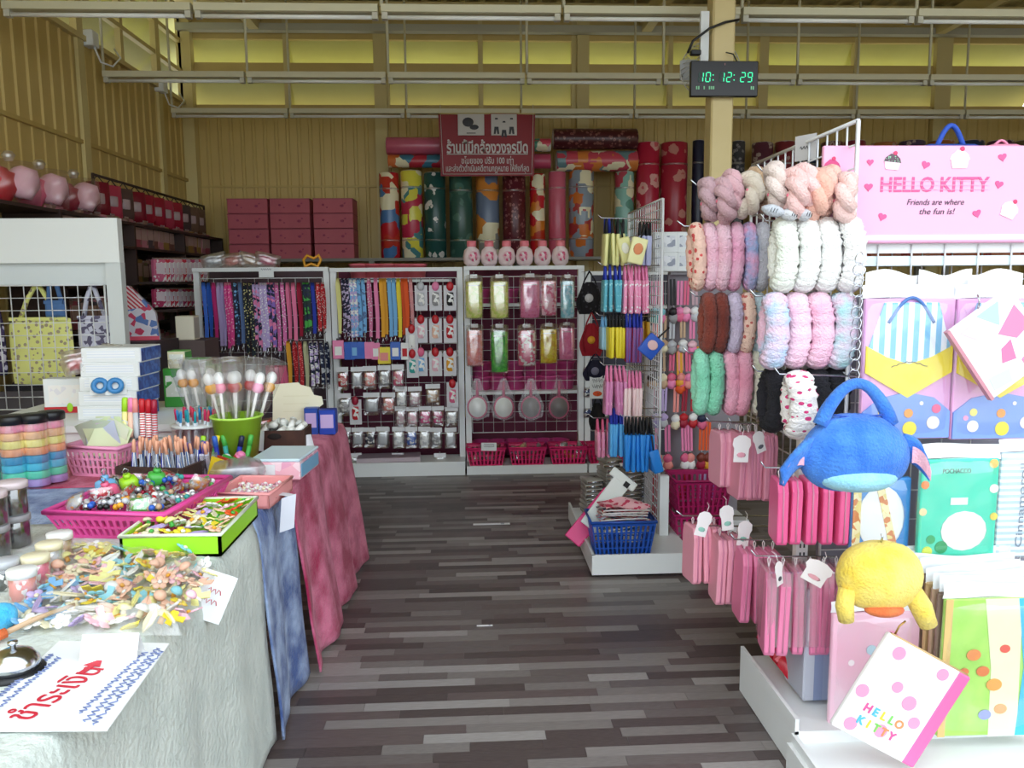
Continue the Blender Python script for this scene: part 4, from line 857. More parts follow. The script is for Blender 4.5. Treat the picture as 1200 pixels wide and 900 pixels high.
def redcap():
    o = thing('cap_bottle', 'x', 'bottle'); B().lathe([(0, 0), (.02, 0), (.022, .01), (.022, .06), (.0, .062)], 14).obj('bottle_body', WHITE, o); B().lathe([(.0225, .04), (.0225, .055)], 14).obj('red_band', mt('red', .4), o); B().ball((0, 0, .065), (.018, .018, .012)).obj('cap_top', TRIM, o); return o
inst('redcap', redcap, on(262, 556) + Vector((0, 0, .02)), (rad(25), rad(25), 0), 'tilted white bottle with a red band before the bucket', 'bottle', None, {TRIM: WHITE})
inst('redcap', redcap, on(274, 553) + Vector((0, 0, .02)), (rad(10), rad(35), 0), 'tilted white bottle with a pink cap beside another', 'bottle', None, {TRIM: mt('pink', .4)})
# grey bag, salmon tray, pastel box
p = on(274, 574); inst('cbag2', clearbag(.2, .1, .09), (p.x, p.y + .06, ZT + .05), (rad(60), 0, .3), 'frosted clear bag of grey goods behind the salmon tray', 'bag', None, {BODY: mt('#a8a8b8', .5)})
p = (on(268, 603) + on(322, 572)) / 2; tray(.19, .24, .05, mt('#f0a0a0', .4), 'salmon pink tray of tiny pale trinkets', (p.x, p.y + .02, ZT), rad(-6))
for i in range(6):
    for j in range(6): inst('beadc', None, (p.x + (i - 2.5) * .026, p.y + .02 + (j - 2.5) * .034, ZT + .012 + rn(0, .012)), (rn(-.4, .4), rn(-.4, .4), rn(0, 6)), 'tiny pale %s trinket in the salmon tray' % ('pink', 'ivory')[(i + j) % 2], 'charm', 'trinkets in the salmon tray', {BEAD: mt('pale_pink' if (i + j) % 2 == 0 else 'cream', .4), TRIM: mt('#d8a0b0', .4), BODY: mt('white', .4)}, .55)
p = on(326, 563); o = thing('pastel_box', 'clear lidded box with pink and blue pastel printing', 'box', (p.x, p.y + .13, ZT), (0, 0, rad(-5)))
B().rbox((0, 0, .035), (.19, .25, .07), .004).obj('box_body', mt('#f2b8c4', .3, 'fleck', '#f8d8de', 30., '#e8a8c0'), o); B().rbox((0, 0, .076), (.196, .256, .012), .004).obj('box_lid', mt('#cfe6f0', .2), o); B().box((.0985, 0, .035), (.002, .23, .05)).obj('blue_side_panel', mt('#7ab4d8', .3), o); B().box((-.03, -.127, .035), (.06, .003, .05)).obj('front_label', WHITE, o)
# brown box with rolls and tags
p = on(327, 535); o = thing('brown_box', 'brown cardboard box of white plastic rolls', 'box', (p.x, p.y + .1, ZT)); bx_ = mt('#4a2c20', .8, 'grime', '#3a2018', 20.)
for c, dd in (((0, -.08, .055), (.21, .006, .11)), ((0, .08, .055), (.21, .006, .11)), ((-.105, 0, .055), (.006, .16, .11)), ((.105, 0, .055), (.006, .16, .11))): B().box(c, dd).obj('box_side', bx_, o)
B().box((0, 0, .004), (.2, .155, .008)).obj('box_floor', bx_, o); B().ball((-.02, -.084, .085), (.03, .002, .014)).obj('hand_hole', mt('#1c100c', .8), o)
def wroll():
    o = thing('plastic_roll', 'x', 'roll'); B().tube([(-.03, 0, 0), (.03, 0, 0)], .014, 10).obj('roll_body', BODY, o); B().ball((.032, 0, 0), (.006, .016, .016)).obj('roll_end', CARD, o); return o
for i in range(14): inst('wroll', wroll, (p.x + (i % 5 - 2) * .038, p.y + .1 + (i // 5 - 1) * .045, ZT + .1 + rn(0, .03)), (rn(-.6, .6), rn(-.8, .8), rn(0, 6)), '%s plastic roll heaped in the brown box' % ('white', 'ivory')[i % 2], 'roll', 'white rolls in the brown box', {BODY: mt('#e9e9e2' if i % 2 else '#f2f0ea', .4), CARD: mt('#c8ccc4', .4)})
def ptag(px, py, w_, h_, rot, lb, Z=None, Y=None, marks=True):
    p = P(px, py, Y=Y) if Y else P(px, py, Z=Z); o = thing('price_tag', lb, 'price tag', p, rot); B().sheet(lambda u, v: ((u - .5) * w_, .01 * math.sin(u * 3), (v - .5) * h_), 6, 3).obj('tag_paper', mt('#eceef2', .6), o)
    if marks: 
        for z in (.12, -.1): B().tube([((-.2 + .4 * i / 8) * w_, -.003, z * h_ + .06 * h_ * math.sin(i * 2.2)) for i in range(9)], .0012, 4).obj('red_handwriting', REDI, o)
    return o
ptag(249, 699, .085, .12, (rad(-14), rad(28), rad(22)), 'white paper price tag with red handwriting on grey cloth edge', Y=P(249, 699, X=-.66).y)
ptag(303, 517, .045, .09, (0, rad(5), 0), 'curled white price tag at the brown box corner', Y=3.45, marks=False)
ptag(362, 521, .04, .085, (0, rad(-12), 0), 'curled white price tag on rose cloth by the brown box', Y=3.5, marks=False)
o = thing('paper_ribbon', 'folded white paper ribbon lying over the blue cloth edge', 'paper', on(317, 585) + Vector((.02, -.03, 0)))
B().sheet(lambda u, v: (-.06 + .12 * u, .04 * v, .012 + .01 * math.sin(u * 3)), 6, 2).obj('paper_top', mt('#e2e4ea', .6), o)
B().sheet(lambda u, v: (.03 - .012 * u + .045 * v, -.02 + .02 * v, .015 - .12 * u + .01 * v), 6, 2).obj('paper_tail', mt('#d8dae4', .6), o)
# cream cardboard sign and blue boxes at the far end
p = P(350, 492, Y=4.0); k = mpp(p); o = thing('cream_cutout', 'blank cream cardboard cutout leaning behind the white rolls', 'card', p, (rad(-8), 0, 0))
B().poly([(x * k, z * k) for x, z in ((-30, 0), (-29, 42), (0, 44), (3, 41), (14, 38), (18, 29), (27, 27), (29, 18), (22, 13), (18, 8), (14, 0), (0, -6))], .006).obj('cardboard', mt('#ece7cc', .7), o)
for i in range(3): B().box((-.01, -.004, (10 + i * 9) * k), (30 * k, .001, .002)).obj('faint_fold', mt('#ddd6b4', .7), o)
def bbox(w, d, h):
    def mk():
        o = thing('retail_box', 'x', 'box'); B().rbox((0, 0, h / 2), (w, d, h), .003).obj('box_body', BODY, o); B().box((0, -d / 2 - .0008, h * .55), (w * .8, .002, h * .55)).obj('front_print', CARD, o); B().box((0, 0, h + .0006), (w * .98, d * .98, .0016)).obj('top_flap', TRIM, o)
        B().box((w / 2 + .0006, 0, h / 2), (.0018, d * .94, h * .9)).obj('side_panel', STRAP2, o); return o
    return mk
for px, by, w_, h_, c, c2 in ((372, 503, 15, 30, '#2c50a8', 'navy'), (390, 503, 18, 28, '#2446b0', 'blue'), (364, 500, 12, 18, '#5a3c9c', 'violet')):
    p = on(px, by); k = mpp(p); inst('bb%d' % px, bbox(w_ * k, .07, h_ * k), (p.x, p.y - .12, ZT), rn(-.2, .2), '%s small carton standing on the rose cloth end' % c2, 'box', None, {BODY: mt(c, .4), CARD: mt('#c8b0e0', .4), TRIM: mt(c, .4), STRAP2: mt(c, .4)})
for i in range(5): inst('sachet', None, (on(308 + i * 6, 505).x, 3.75 + (i % 2) * .06, ZT + .04 + (i % 2) * .03), (rn(-.5, .5), rn(-.5, .5), rn(0, 6)), 'red wrapped sweet heaped behind the lime bucket', 'bagged goods', 'red sweets on the table', {BODY: mt('red', .4)})
# riser with boxed goods
ZR = .9
o = thing('display_riser', 'white step riser at the back of the counter', 'riser', (-1.75, 3.9, ZT)); B().box((0, 0, (ZR - ZT) / 2), (.95, .75, ZR - ZT)).obj('riser_body', WHITE, o); B().box((0, -.38, ZR - ZT - .01), (.97, .02, .03)).obj('riser_lip', WHITE, o)
p = P(135, 492, Z=ZR); k = mpp(p); wB = 68 * k; hB = 16.5 * k
for j in range(5): inst('maskbox', bbox(wB, .24, hB), (p.x + (5 - j) * -.006, p.y + .12 + j * .004, ZR + j * (hB + .0012)), rad(-4 + j), 'flat white carton with blue patterned side, %s of the stack' % ('bottom', 'second up', 'middle', 'fourth up', 'topmost')[j], 'box', 'white and blue cartons', {BODY: WHITE, CARD: mt('#e2e8f0', .4, 'stripe', '#f6f8fa', 26., 'Z'), TRIM: WHITE, STRAP2: mt('#22489c', .4, 'fleck', '#3a66b8', 50., '#1a3a88')})
p = P(90, 482, Z=ZR); k = mpp(p); inst('whitebox', bbox(56 * k, .09, 40 * k), (p.x, p.y - .02, ZR), rad(4), 'white carton with red band and green plant picture', 'box', None, {BODY: WHITE, CARD: mt('#f4f0ec', .4, 'fleck', 'white', 40., '#e8e4e8'), TRIM: WHITE, STRAP2: WHITE})
o = PROTO['whitebox'][0][0]; B().box((0, -.0475, .018), (56 * k, .002, .03)).obj('red_band', mt('red', .4), o); B().ball((.0, -.049, .03), (.014, .002, .022)).obj('plant_picture', mt('lime', .4), o)
for px, by, w_, h_, c, nm in ((205, 455, 26, 45, '#3f9c3e', 'green'), (228, 452, 28, 56, '#b8bcb8', 'grey and green'), (249, 450, 18, 48, '#7a9a50', 'olive'), (206, 415, 20, 20, '#e0d8b8', 'cream')):
    p = P(px, by, Y=4.05); k = mpp(p); inst('gb%d%d' % (px, by), bbox(w_ * k, .1, h_ * k), (p.x, 4.1, ZR if by > 430 else ZR + 45 * mpp(P(205, 455, Y=4.05)) + .003), 0, '%s upright carton standing beside the blue-sided cartons' % nm, 'box', None, {BODY: mt(c, .4), CARD: mt('#dfe2d8', .4, 'fleck', 'white', 40., c), TRIM: mt('#5cb84c', .4), STRAP2: mt('#4a9a40', .4)})
o = B().rbox((0, 0, 0), (.12, .12, .16), .003).obj('cream_box', mt('#e9e2cc', .5)); p = P(220, 384, Y=5.6); o.location = p; B().box((.0605, 0, 0), (.002, .1, .14)).obj('side_panel', mt('#b8b4a8', .5), o); B().box((0, 0, .081), (.118, .118, .002)).obj('lid_seam', mt('#d0c8b0', .5), o); tag(o, 'plain cream cube box on the far stand', 'box')
o = B().box((0, 0, 0), (.3, .3, p.z - .08)).obj('far_stand', mt('#5a4a48', .6)); o.location = (p.x, 5.62, (p.z - .08) / 2); B().box((0, -.152, .2), (.26, .004, .3)).obj('stand_panel', mt('#8a8078', .6), o); tag(o, 'dark square stand under the cream box', 'stand')
for i, (px, py, c) in enumerate(((95, 430, 'red'), (112, 437, 'rose'), (82, 425, 'pale_pink'), (120, 420, 'silver'))):
    p = P(px, py, Y=3.75); inst('cbag3', clearbag(.13, .09, .06), (p.x, 3.72 + .05 * i, p.z + .015), (rn(-.4, .4), rn(-.3, .3), rn(-.5, .5)), 'clear bag of %s sweets on top of the cartons' % c.replace('_', ' '), 'bag', 'sweet bags on the cartons', {BODY: mt(c, .4)})
for i, px in enumerate((117, 135)):
    p = P(px, 452, Y=P(135, 492, Z=ZR).y - .02); o = thing('tape_dispenser', 'round blue adhesive tape roll in packaging, %s' % ('nearer the white carton', 'nearer the markers')[i], 'tape', p, (rad(80), 0, rn(-.3, .3))); B().tube([(.026 * math.cos(a * .4), .026 * math.sin(a * .4), 0) for a in range(16)], .012, 8, True).obj('tape_ring', mt('#3a86c4', .3), o); B().box((0, 0, -.014), (.09, .08, .003)).obj('backing_card', mt('#e6e8e4', .5), o)
for i, (c, c2) in enumerate((('lemon', 'lime'), ('peach', 'pink'), ('silver', 'salmon'), ('white', 'red'), ('white', 'red'), ('silver', 'crimson'))):
    p = P(146 + i * 7.2, 512 + i * .5, Y=3.2); inst('marker', None, (p.x, 3.2, p.z), (rad(-8), rn(-.05, .05), 0), '%s marker with %s cap in the row before the cartons' % (c, c2), 'marker', 'markers before the cartons', {BODY: mt(c, .4, 'stripe', 'red' if i > 2 else c, 40., 'Z'), TRIM: mt(c2, .4)}, (1.1, 1.1, 1.25))
o = B().box((0, 0, 0), (.2, .05, .16)).obj('marker_stand', mt('#d8dcdc', .4)); p = P(164, 515, Y=3.24); o.location = (p.x, 3.25, (p.z + ZT) / 2 + .003); o.scale = (1, 1, (p.z - ZT) / .16); B().box((0, -.027, 0), (.19, .004, .14)).obj('front_panel', WHITE, o); tag(o, 'small pale stand holding the row of markers', 'stand')
# purple-capped pens and a picture book in front of the bucket
p = on(232, 566); o = thing('pen_glass', 'clear square glass of purple and peach capped pens', 'cup', (p.x, p.y + .05, ZT)); B().box((0, 0, .004), (.1, .07, .008)).obj('glass_floor', CLEAR, o)
for c, dd in (((0, -.035, .05), (.1, .003, .1)), ((0, .035, .05), (.1, .003, .1)), ((-.05, 0, .05), (.003, .07, .1)), ((.05, 0, .05), (.003, .07, .1))): B().box(c, dd).obj('glass_side', CLEAR, o)
for i in range(14):
    c, nm = (('royal', 'dark blue'), ('#f2b090', 'peach'), ('purple', 'violet'))[i % 3]
    inst('pencil', None, (p.x + (i % 5 - 2) * .018, p.y + .05 + (i // 5 - 1) * .02, ZT + .012), (rn(-.12, .12), rn(-.2, .2), 0), '%s capped pen standing in the square glass' % nm, 'pen', 'pens in the square glass', {BODY: mt('#d8d4e4', .4), TRIM: mt(c, .4)}, (1.1, 1.1, .85))
for i, (c, nm) in enumerate((('#d8b820', 'yellow'), ('#a83020', 'brick red'), ('#3aa040', 'leaf green'))):
    o = thing('slim_book', '%s slim picture book leaning before the lime bucket' % nm, 'book', on(248 + i * 5, 570) + Vector((0, .03 + i * .018, .0)), (rad(-6), rad(14), rad(-20))); B().box((0, 0, .05), (.07, .008, .1)).obj('cover', mt(c, .4), o); B().box((.002, 0, .05), (.068, .005, .096)).obj('pages', WHITE, o)
for i in range(5):
    q = on(140 + i * 18, 585 + (i % 2) * 6); inst('sachet', None, (q.x, q.y + .03, ZT + .05), (rad(-60), rn(-.3, .3), rn(0, 3)), 'slim silver packet lying behind the hot pink basket', 'packet', 'silver packets behind the pink basket', {BODY: mt('#c8ccd8', .25)}, (1.1, 1, 1.1))
# ================================================================ LEFT GRID STAND WITH TOTE BAGS
YS = 4.75
def R_(px0, py0, px1, py1, Y):
    a, b_ = P(px0, py0, Y=Y), P(px1, py1, Y=Y); return (a.x + b_.x) / 2, (a.z + b_.z) / 2, abs(b_.x - a.x), abs(a.z - b_.z)
xR = P(146, 350, Y=YS).x; xL = -2.93; zt = P(100, 256, Y=YS).z; zh = P(100, 308, Y=YS).z; zg = P(100, 334, Y=YS).z
st = thing('grid_stand', 'white display stand with blank header board and wire grid', 'display stand', ((xL + xR) / 2, YS, 0)); hw = (xR - xL) / 2
B().box((0, 0, (zt + zh) / 2), (2 * hw, .06, zt - zh)).obj('header_board', mt('#f6fafa', .4), st)
B().box((-.04, .03, (zh + zg) / 2), (2 * hw - .08, .03, zh - zg)).obj('upper_panel', mt('#dfe6e8', .4), st)
for x in (hw - .045, -hw + .045): B().box((x, .01, zh / 2), (.085, .06, zh)).obj('post', mt('#dde3e4', .4), st)
gridpanel(st, -hw + .09, hw - .1, .8, zg, -.02, .072, st, .003)
B().box((0, .03, .45), (2 * hw - .1, .02, .9)).obj('lower_panel', mt('#4a4448', .6), st)
def tote(lb, px0, py0, px1, py1, m, Y, strap=38):
    x, z, w_, h_ = R_(px0, py0, px1, py1, Y); k = w_ / (px1 - px0); o = thing('tote_bag', lb, 'bag', (x, Y, z + h_ / 2))
    B().pillow(w_, h_, .05, 10, c=(0, 0, -h_ / 2), e=6, wr=.012).obj('bag_body', m, o)
    B().tube([(-w_ * .3, 0, -.01), (-w_ * .16, -.01, strap * k * .6), (-w_ * .05, .0, strap * k), (w_ * .05, 0, strap * k), (w_ * .16, -.01, strap * k * .6), (w_ * .32, 0, -.01)], .014, 6).obj('shoulder_strap', m, o)
    B().box((0, -.018, -.01), (w_ * .9, .012, .02)).obj('hem', m, o); return o
tote('lemon yellow tote bag with scattered small prints on the wire grid', 9, 372, 90, 450, mt('#e6e68c', .8, 'dots', '#a89a80', 30.), YS + .07)
tote('pale grey tote bag printed with little dark figures by the post', 90, 370, 136, 440, mt('#cfcfe0', .8, 'fleck', '#cfcfe0', 40., '#66607a'), YS + .06)
tote('dark violet patterned tote bag behind the yellow one', -12, 380, 10, 440, mt('#4a3c60', .8, 'fleck', '#d0c8d8', 40., '#30284a'), YS + .12, 50)
tote('slate blue cloth pouch hanging behind the grid', 52, 352, 78, 372, mt('#4f74a8', .8), YS + .05, 36)
tote('black bag low on the wire grid', 5, 450, 62, 490, mt('#1d1a20', .8), YS + .1, 10)
x, z, w_, h_ = R_(145, 335, 187, 398, 5.25); o = thing('gift_bag', 'red and white printed gift bag leaning behind the stand post', 'bag', (x, 5.25, z - h_ / 2), (0, 0, .2))
B().poly([(-w_ / 2, 0), (w_ / 2, 0), (w_ * .42, h_ * .5), (w_ * .2, h_ * .68), (-w_ * .3, h_), (-w_ / 2, h_)], .06).obj('bag_front', mt('#d8d4e0', .5, 'fleck', '#c8345c', 28., '#5878b8'), o)
B().poly([(-w_ * .5, h_ * .55), (w_ * .15, h_ * .62), (-w_ * .3, h_), (-w_ / 2, h_)], .064).obj('striped_flap', mt('#c01f3c', .5, 'stripe', '#e8d8dc', 22., 'DIAGONAL'), o); B().box((0, -.032, .012), (w_, .004, .025)).obj('red_hem', mt('#e0506a', .5), o)
o = B().box((0, 0, 0), (.5, .4, z - h_ / 2 - .002)).obj('low_cabinet', mt('#3a3034', .6)); o.location = (x - .1, 5.25, (z - h_ / 2 - .002) / 2); B().box((0, -.205, .3), (.44, .01, .4)).obj('cabinet_door', mt('#4a3e42', .6), o); tag(o, 'dark low cabinet behind the grid stand', 'cabinet')
# ================================================================ LEFT WALL SHELVES
ws = thing('side_shelving', 'dark shelving full of packets along the left wall', 'shelving', (-2.79, 7.05, 0)); DW = mt('#3c2a26', .6)
LEV = [.9, 1.2, 1.5, 1.8]
for z in LEV: B().box((0, 0, z), (.36, 3.4, .02)).obj('shelf', DW, ws)
for y in (-1.68, -.55, .55, 1.68): B().box((.0, y, .99), (.36, .03, 1.98)).obj('upright', DW, ws)
B().box((0, 0, 1.985), (.36, 3.4, .02)).obj('shelf', DW, ws)
B().box((-.17, 0, 1.0), (.02, 3.4, 2.0)).obj('back_board', DW, ws)
def stdpack():
    o = thing('goods_packet', 'x', 'packet'); B().rbox((0, 0, .1), (.16, .055, .2), .006).obj('pack_body', BODY, o); B().box((.0, -.03, .12), (.11, .004, .1)).obj('front_label', CARD, o); B().box((0, 0, .207), (.08, .006, .016)).obj('hang_tab', FILM, o); return o
WC = [('brown', '#7a4a3c'), ('olive', '#6c6438'), ('rose', '#a84a5c'), ('plum', '#5c2c40'), ('tan', '#a08060'), ('dusty pink', '#c07c8c'), ('dark grey', '#46424a'), ('ochre', '#9a7a34')]
for zi, z in enumerate(LEV):
    for i in range(25):
        y = 5.5 + i * .125; nm, c = random.choice(WC)
        if any(abs(y - 7.05 - q) < .07 for q in (-1.68, -.55, .55, 1.68)): continue
        inst('stdpack', stdpack, (-2.72, y, z + .01), rad(90) + rn(-.1, .1), '%s packet on the %s shelf of the left wall' % (nm, ('lowest', 'second lowest', 'third', 'top')[zi]), 'packet', 'packets on the left wall shelving', {BODY: mt(c, .5, 'fleck', c, 30., '#8a6a60'), CARD: mt('#b89a90', .5)}, (1, 1, rn(.9, 1.15)))
for row, (py, h_) in enumerate(((303, 27), (338, 22))):
    for i in range(11):
        px = 187 + i * 5; Y = 2.5 * 940 / (551 - px); p = P(px, py + h_, Y=Y); k = mpp(p); c, nm = random.choice([('#d86a90', 'pink'), ('#e8b8c4', 'pale pink'), ('#c03a6a', 'magenta'), ('#c8a8c0', 'mauve'), ('#d83a50', 'red')])
        inst('stdpack', None, (p.x, Y, p.z), rad(60), '%s slim packet in the %s pink row beside lanyards' % (nm, ('upper', 'lower')[row]), 'packet', 'pink packets beside the lanyard rack', {BODY: mt(c, .4, 'fleck', c, 40., 'white'), CARD: mt('#e8d8e0', .5)}, (.7, .7, h_ * k / .21))
    a, b_ = P(184, py + h_, Y=2.5 * 940 / (551 - 184)), P(243, py + h_, Y=2.5 * 940 / (551 - 243)); d = b_ - a
    o = B().box((0, 0, -.012), (.34, d.length + .1, .018)).obj('packet_ledge', DW); o.location = (a + b_) / 2; o.rotation_euler = (0, 0, math.atan2(d.y, d.x) - math.pi / 2); B().box((-.1, 0, -.12), (.04, .04, .2)).obj('ledge_bracket', DW, o); tag(o, 'dark narrow ledge under the %s row of pink packets' % ('upper', 'lower')[row], 'ledge')
# doll bags on top of the shelving
def dollbag():
    o = thing('doll_bag', 'x', 'bagged toy'); puff(.3, .24, .16, 'film', mt('#f0d0d4', .35, 'clear', sc=8.), o, (0, 0, .12), 10, .03); B().ball((-.05, 0, .1), (.09, .07, .1), lump=.3).obj('doll_body', BODY, o); B().ball((.06, 0, .12), (.08, .065, .09), lump=.3, seed=4).obj('doll_dress', TRIM, o); B().lathe([(.02, 0), (.035, .03), (.02, .05)], 8, T=TR(0, 0, .23)).obj('knot', FILM, o); return o
for i, (px, py, Y, c) in enumerate(((48, 252, 5.0, 'red'), (82, 253, 5.35, 'rose'), (112, 254, 5.8, 'crimson'))):
    p = P(px, py, Y=Y); inst('dollbag', dollbag, (-2.78, Y + .13, 1.997), rad(55) + rn(-.2, .2), 'big clear bag with %s dolls on top of wall shelving' % c, 'bagged toy', 'doll bags above the shelving', {BODY: mt(c, .6), TRIM: mt('pale_pink', .6)}, (1.15, 1.2, 1.15))
o = thing('shelf_extension', 'dark top shelf running on above the grid stand', 'shelf', (-2.79, 5.0, 1.98)); B().box((0, -.02, 0), (.36, .7, .02)).obj('shelf_board', DW, o); B().box((-.16, -.1, -.12), (.04, .04, .22)).obj('bracket', DW, o)
def hangbag():
    o = thing('hanging_toy_bag', 'x', 'bagged toy'); puff(.2, .3, .08, 'bag', BODY, o, (0, 0, -.2), 7, .012); puff(.12, .14, .1, 'window', CARD, o, (0, 0, -.2), 5); B().tube([(-.05, 0, -.06), (0, 0, .0), (.05, 0, -.06)], .006, 5).obj('black_hanger', BLACK, o); return o
B().tube([(0, -.8, 2.33), (0, 1.7, 2.33)], .012, 6).obj('hanging_rail', DW, ws)
for y in (-.8, 1.7): B().tube([(0, y, 2.0), (0, y, 2.34)], .012, 6).obj('rail_post', DW, ws)
for i in range(11):
    c, nm = random.choice([('#9c1c34', 'red'), ('#b43850', 'rose red'), ('#7c1428', 'dark red'), ('#5a4440', 'brown')]) if i < 8 else random.choice([('#6a5040', 'brown'), ('#4c3c3c', 'dark brown')])
    inst('hangbag', hangbag, (-2.79, 6.32 + i * .225, 2.33), rad(50) + rn(-.15, .15), '%s bagged toy hanging from the rail over the shelving' % nm, 'bagged toy', 'toys on the rail', {BODY: mt(c, .35), CARD: mt('#b8a0a4', .3)}, (.85, .8, .85))
# ================================================================ MIDDLE GONDOLA
mg = thing('wire_gondola', 'white wire gondola hung with small strap pouches', 'display rack', (1.04, 4.8, 0))
zmt = P(772, 233, Y=4.38).z
gridpanel(mg, -.43, .5, .12, zmt, 0, .052, mg, .003, 'Y')
for y in (-.44, .5): B().tube([(0, y, 0), (0, y, zmt)], .008, 6).obj('grid_edge', WIRE, mg)
B().box((.03, -.02, .62), (.05, .05, 1.24)).obj('post', WHITE, mg); B().box((.02, -.47, .22), (.05, .04, .42)).obj('post', WHITE, mg)
x0 = .595 - 1.04
B().box(((x0 + .1) / 2, -.39, .055), (.1 - x0, 1.0, .07)).obj('base_tray', WHITE, mg); B().box((x0 + .006, -.39, .1), (.012, 1.0, .05)).obj('tray_lip', WHITE, mg); B().box(((x0 + .1) / 2, -.885, .1), (.1 - x0, .012, .05)).obj('tray_lip', WHITE, mg)
for y in (-.8, 0): 
    for x in (x0 + .08, .0): B().lathe([(.03, 0), (.03, .02)], 10, T=TR(x, y, 0)).obj('foot', mt('#b04060', .5), mg)
HK = B().tube([(0, 0, 0), (-.3, 0, .01), (-.32, 0, .03)], .003, 5).mesh('hook', CHROME)
def mhook(par, x, y, z, l=.3):
    h = bpy.data.objects.new('hook', HK); COL.objects.link(h); h.parent = par; h.location = (x, y, z); h.scale = (l / .3, 1, 1)
def strap_pouch():   # hangs from origin; body lies in the YZ plane; unit height 0.2 (strap .06, body .14)
    o = thing('strap_pouch', 'x', 'pouch'); B().rbox((0, .0, -.13), (.016, .1, .14), .006, seg=2, sm=True).obj('pouch_body', BODY, o)
    B().tube([(0, -.03, -.062), (0, -.008, -.01), (0, 0, 0), (0, .008, -.01), (0, .03, -.062)], .006, 5).obj('wrist_strap', STRAP, o)
    B().tube([(0, -.045, -.064), (0, .045, -.064)], .004, 5).obj('zip', TRIM, o); return o
def pouchset(px0, px1, yt, yb, n, cs, cb, lb, Y=4.42, kind='plain', c2=None, turn=0., host=mg):
    p = P((px0 + px1) / 2, yt, Y=Y); mhook(host, 1.04 - host.location.x, Y - host.location.y, p.z + .002, 1.04 - P(px0, yt, Y=Y).x + .01)
    for i in range(n):
        p = P(px0 + (px1 - px0) * (i + .5) / n, yt, Y=Y); q = P(px0 + (px1 - px0) * (i + .5) / n, yb, Y=Y)
        inst('strap_pouch', strap_pouch, (p.x, Y + rn(-.006, .006), p.z + .002), (rn(-.06, .06), rn(-.05, .05), turn + rn(-.12, .12)), lb, 'pouch', lb, {BODY: mt(cb, .45, kind, c2, 60.) if kind != 'plain' else mt(cb, .4), STRAP: mt(cs, .7), TRIM: mt('silver', .4)}, (1.2, .9, (p.z - q.z) / .2))
pouchset(707, 734, 258, 312, 4, 'black', '#e8e49c', 'lemon pouch with black strap on the topmost hook')
pouchset(707, 716, 258, 310, 2, 'royal', '#d6d88e', 'pale lime pouch with blue strap on the topmost hook', 4.5)
pouchset(748, 764, 262, 312, 4, 'black', '#b8bce0', 'pale lilac pouch with dark strap near the topmost hook')
pouchset(706, 729, 312, 366, 4, 'royal', '#58b0c4', 'teal spotted pouch with royal blue strap', kind='dots', c2='#9ad8e0')
pouchset(730, 759, 312, 368, 7, 'pink', '#f29ac0', 'pink white-dotted pouch with pink strap', kind='dots', c2='white')
pouchset(712, 732, 368, 420, 5, 'black', '#e8d428', 'bright yellow pouch with black strap')
pouchset(704, 712, 372, 410, 2, 'sky', '#9cc8e0', 'pale blue pouch beside the yellow pouches', 4.5)
pouchset(732, 753, 366, 425, 5, 'royal', '#2f6ac0', 'blue and red banded pouch with royal strap', kind='stripe', c2='#b02848')
pouchset(744, 760, 366, 402, 3, 'black', '#d8a828', 'amber pouch with black strap behind the blue ones', 4.55)
pouchset(709, 733, 430, 486, 5, 'pink', '#d886b8', 'mauve pink pouch with pink strap', kind='fleck', c2='#f0b0d0')
pouchset(731, 752, 436, 498, 5, 'pink', '#f4d8d8', 'ivory pouch with long pink strap')
pouchset(697, 715, 492, 535, 3, 'rose', '#e890b0', 'rose pouch with red strap low on the gondola', 4.5, 'fleck', '#f4c0d0')
pouchset(714, 731, 480, 534, 5, 'royal', '#58b0ec', 'sky blue pouch with royal strap low on the gondola')
pouchset(731, 764, 490, 552, 8, 'black', '#2a8ce4', 'glossy bright blue pouch with maroon strap', 4.3)
def facing(px, py, w_, h_, m, lb, Y, tilt, pm=None):
    p = P(px, py, Y=Y); k = mpp(p); o = thing('flat_pouch', lb, 'pouch', p, (0, tilt, 0)); B().rbox((0, 0, 0), (w_ * k, .02, h_ * k), .008, seg=2, sm=True).obj('pouch_body', m, o); B().tube([(0, 0, h_ * k / 2), (.01, 0, h_ * k / 2 + .08)], .005, 5).obj('wrist_strap', BLACK, o)
    if pm: B().ball((0, -.011, .01), (w_ * k * .3, .002, h_ * k * .22)).obj('printed_patch', pm, o)
    return o
facing(733, 293, 15, 30, mt('#e8e49c', .45), 'lemon pouch turned face out with small print', 4.36, rad(-14), mt('#f2f0e0', .5))
facing(747, 294, 19, 31, mt('#f0ecb0', .45), 'lemon pouch turned face out with an orange patch', 4.3, rad(14), mt('#e08a58', .5))
facing(763, 406, 22, 26, mt('#2c5cc4', .45), 'blue square pouch tilted face out with pale patch', 4.25, rad(40), mt('#e8c0c0', .5))
facing(769, 541, 12, 28, mt('#2a86e0', .35), 'small bright blue pouch turned face out', 4.22, rad(-15))
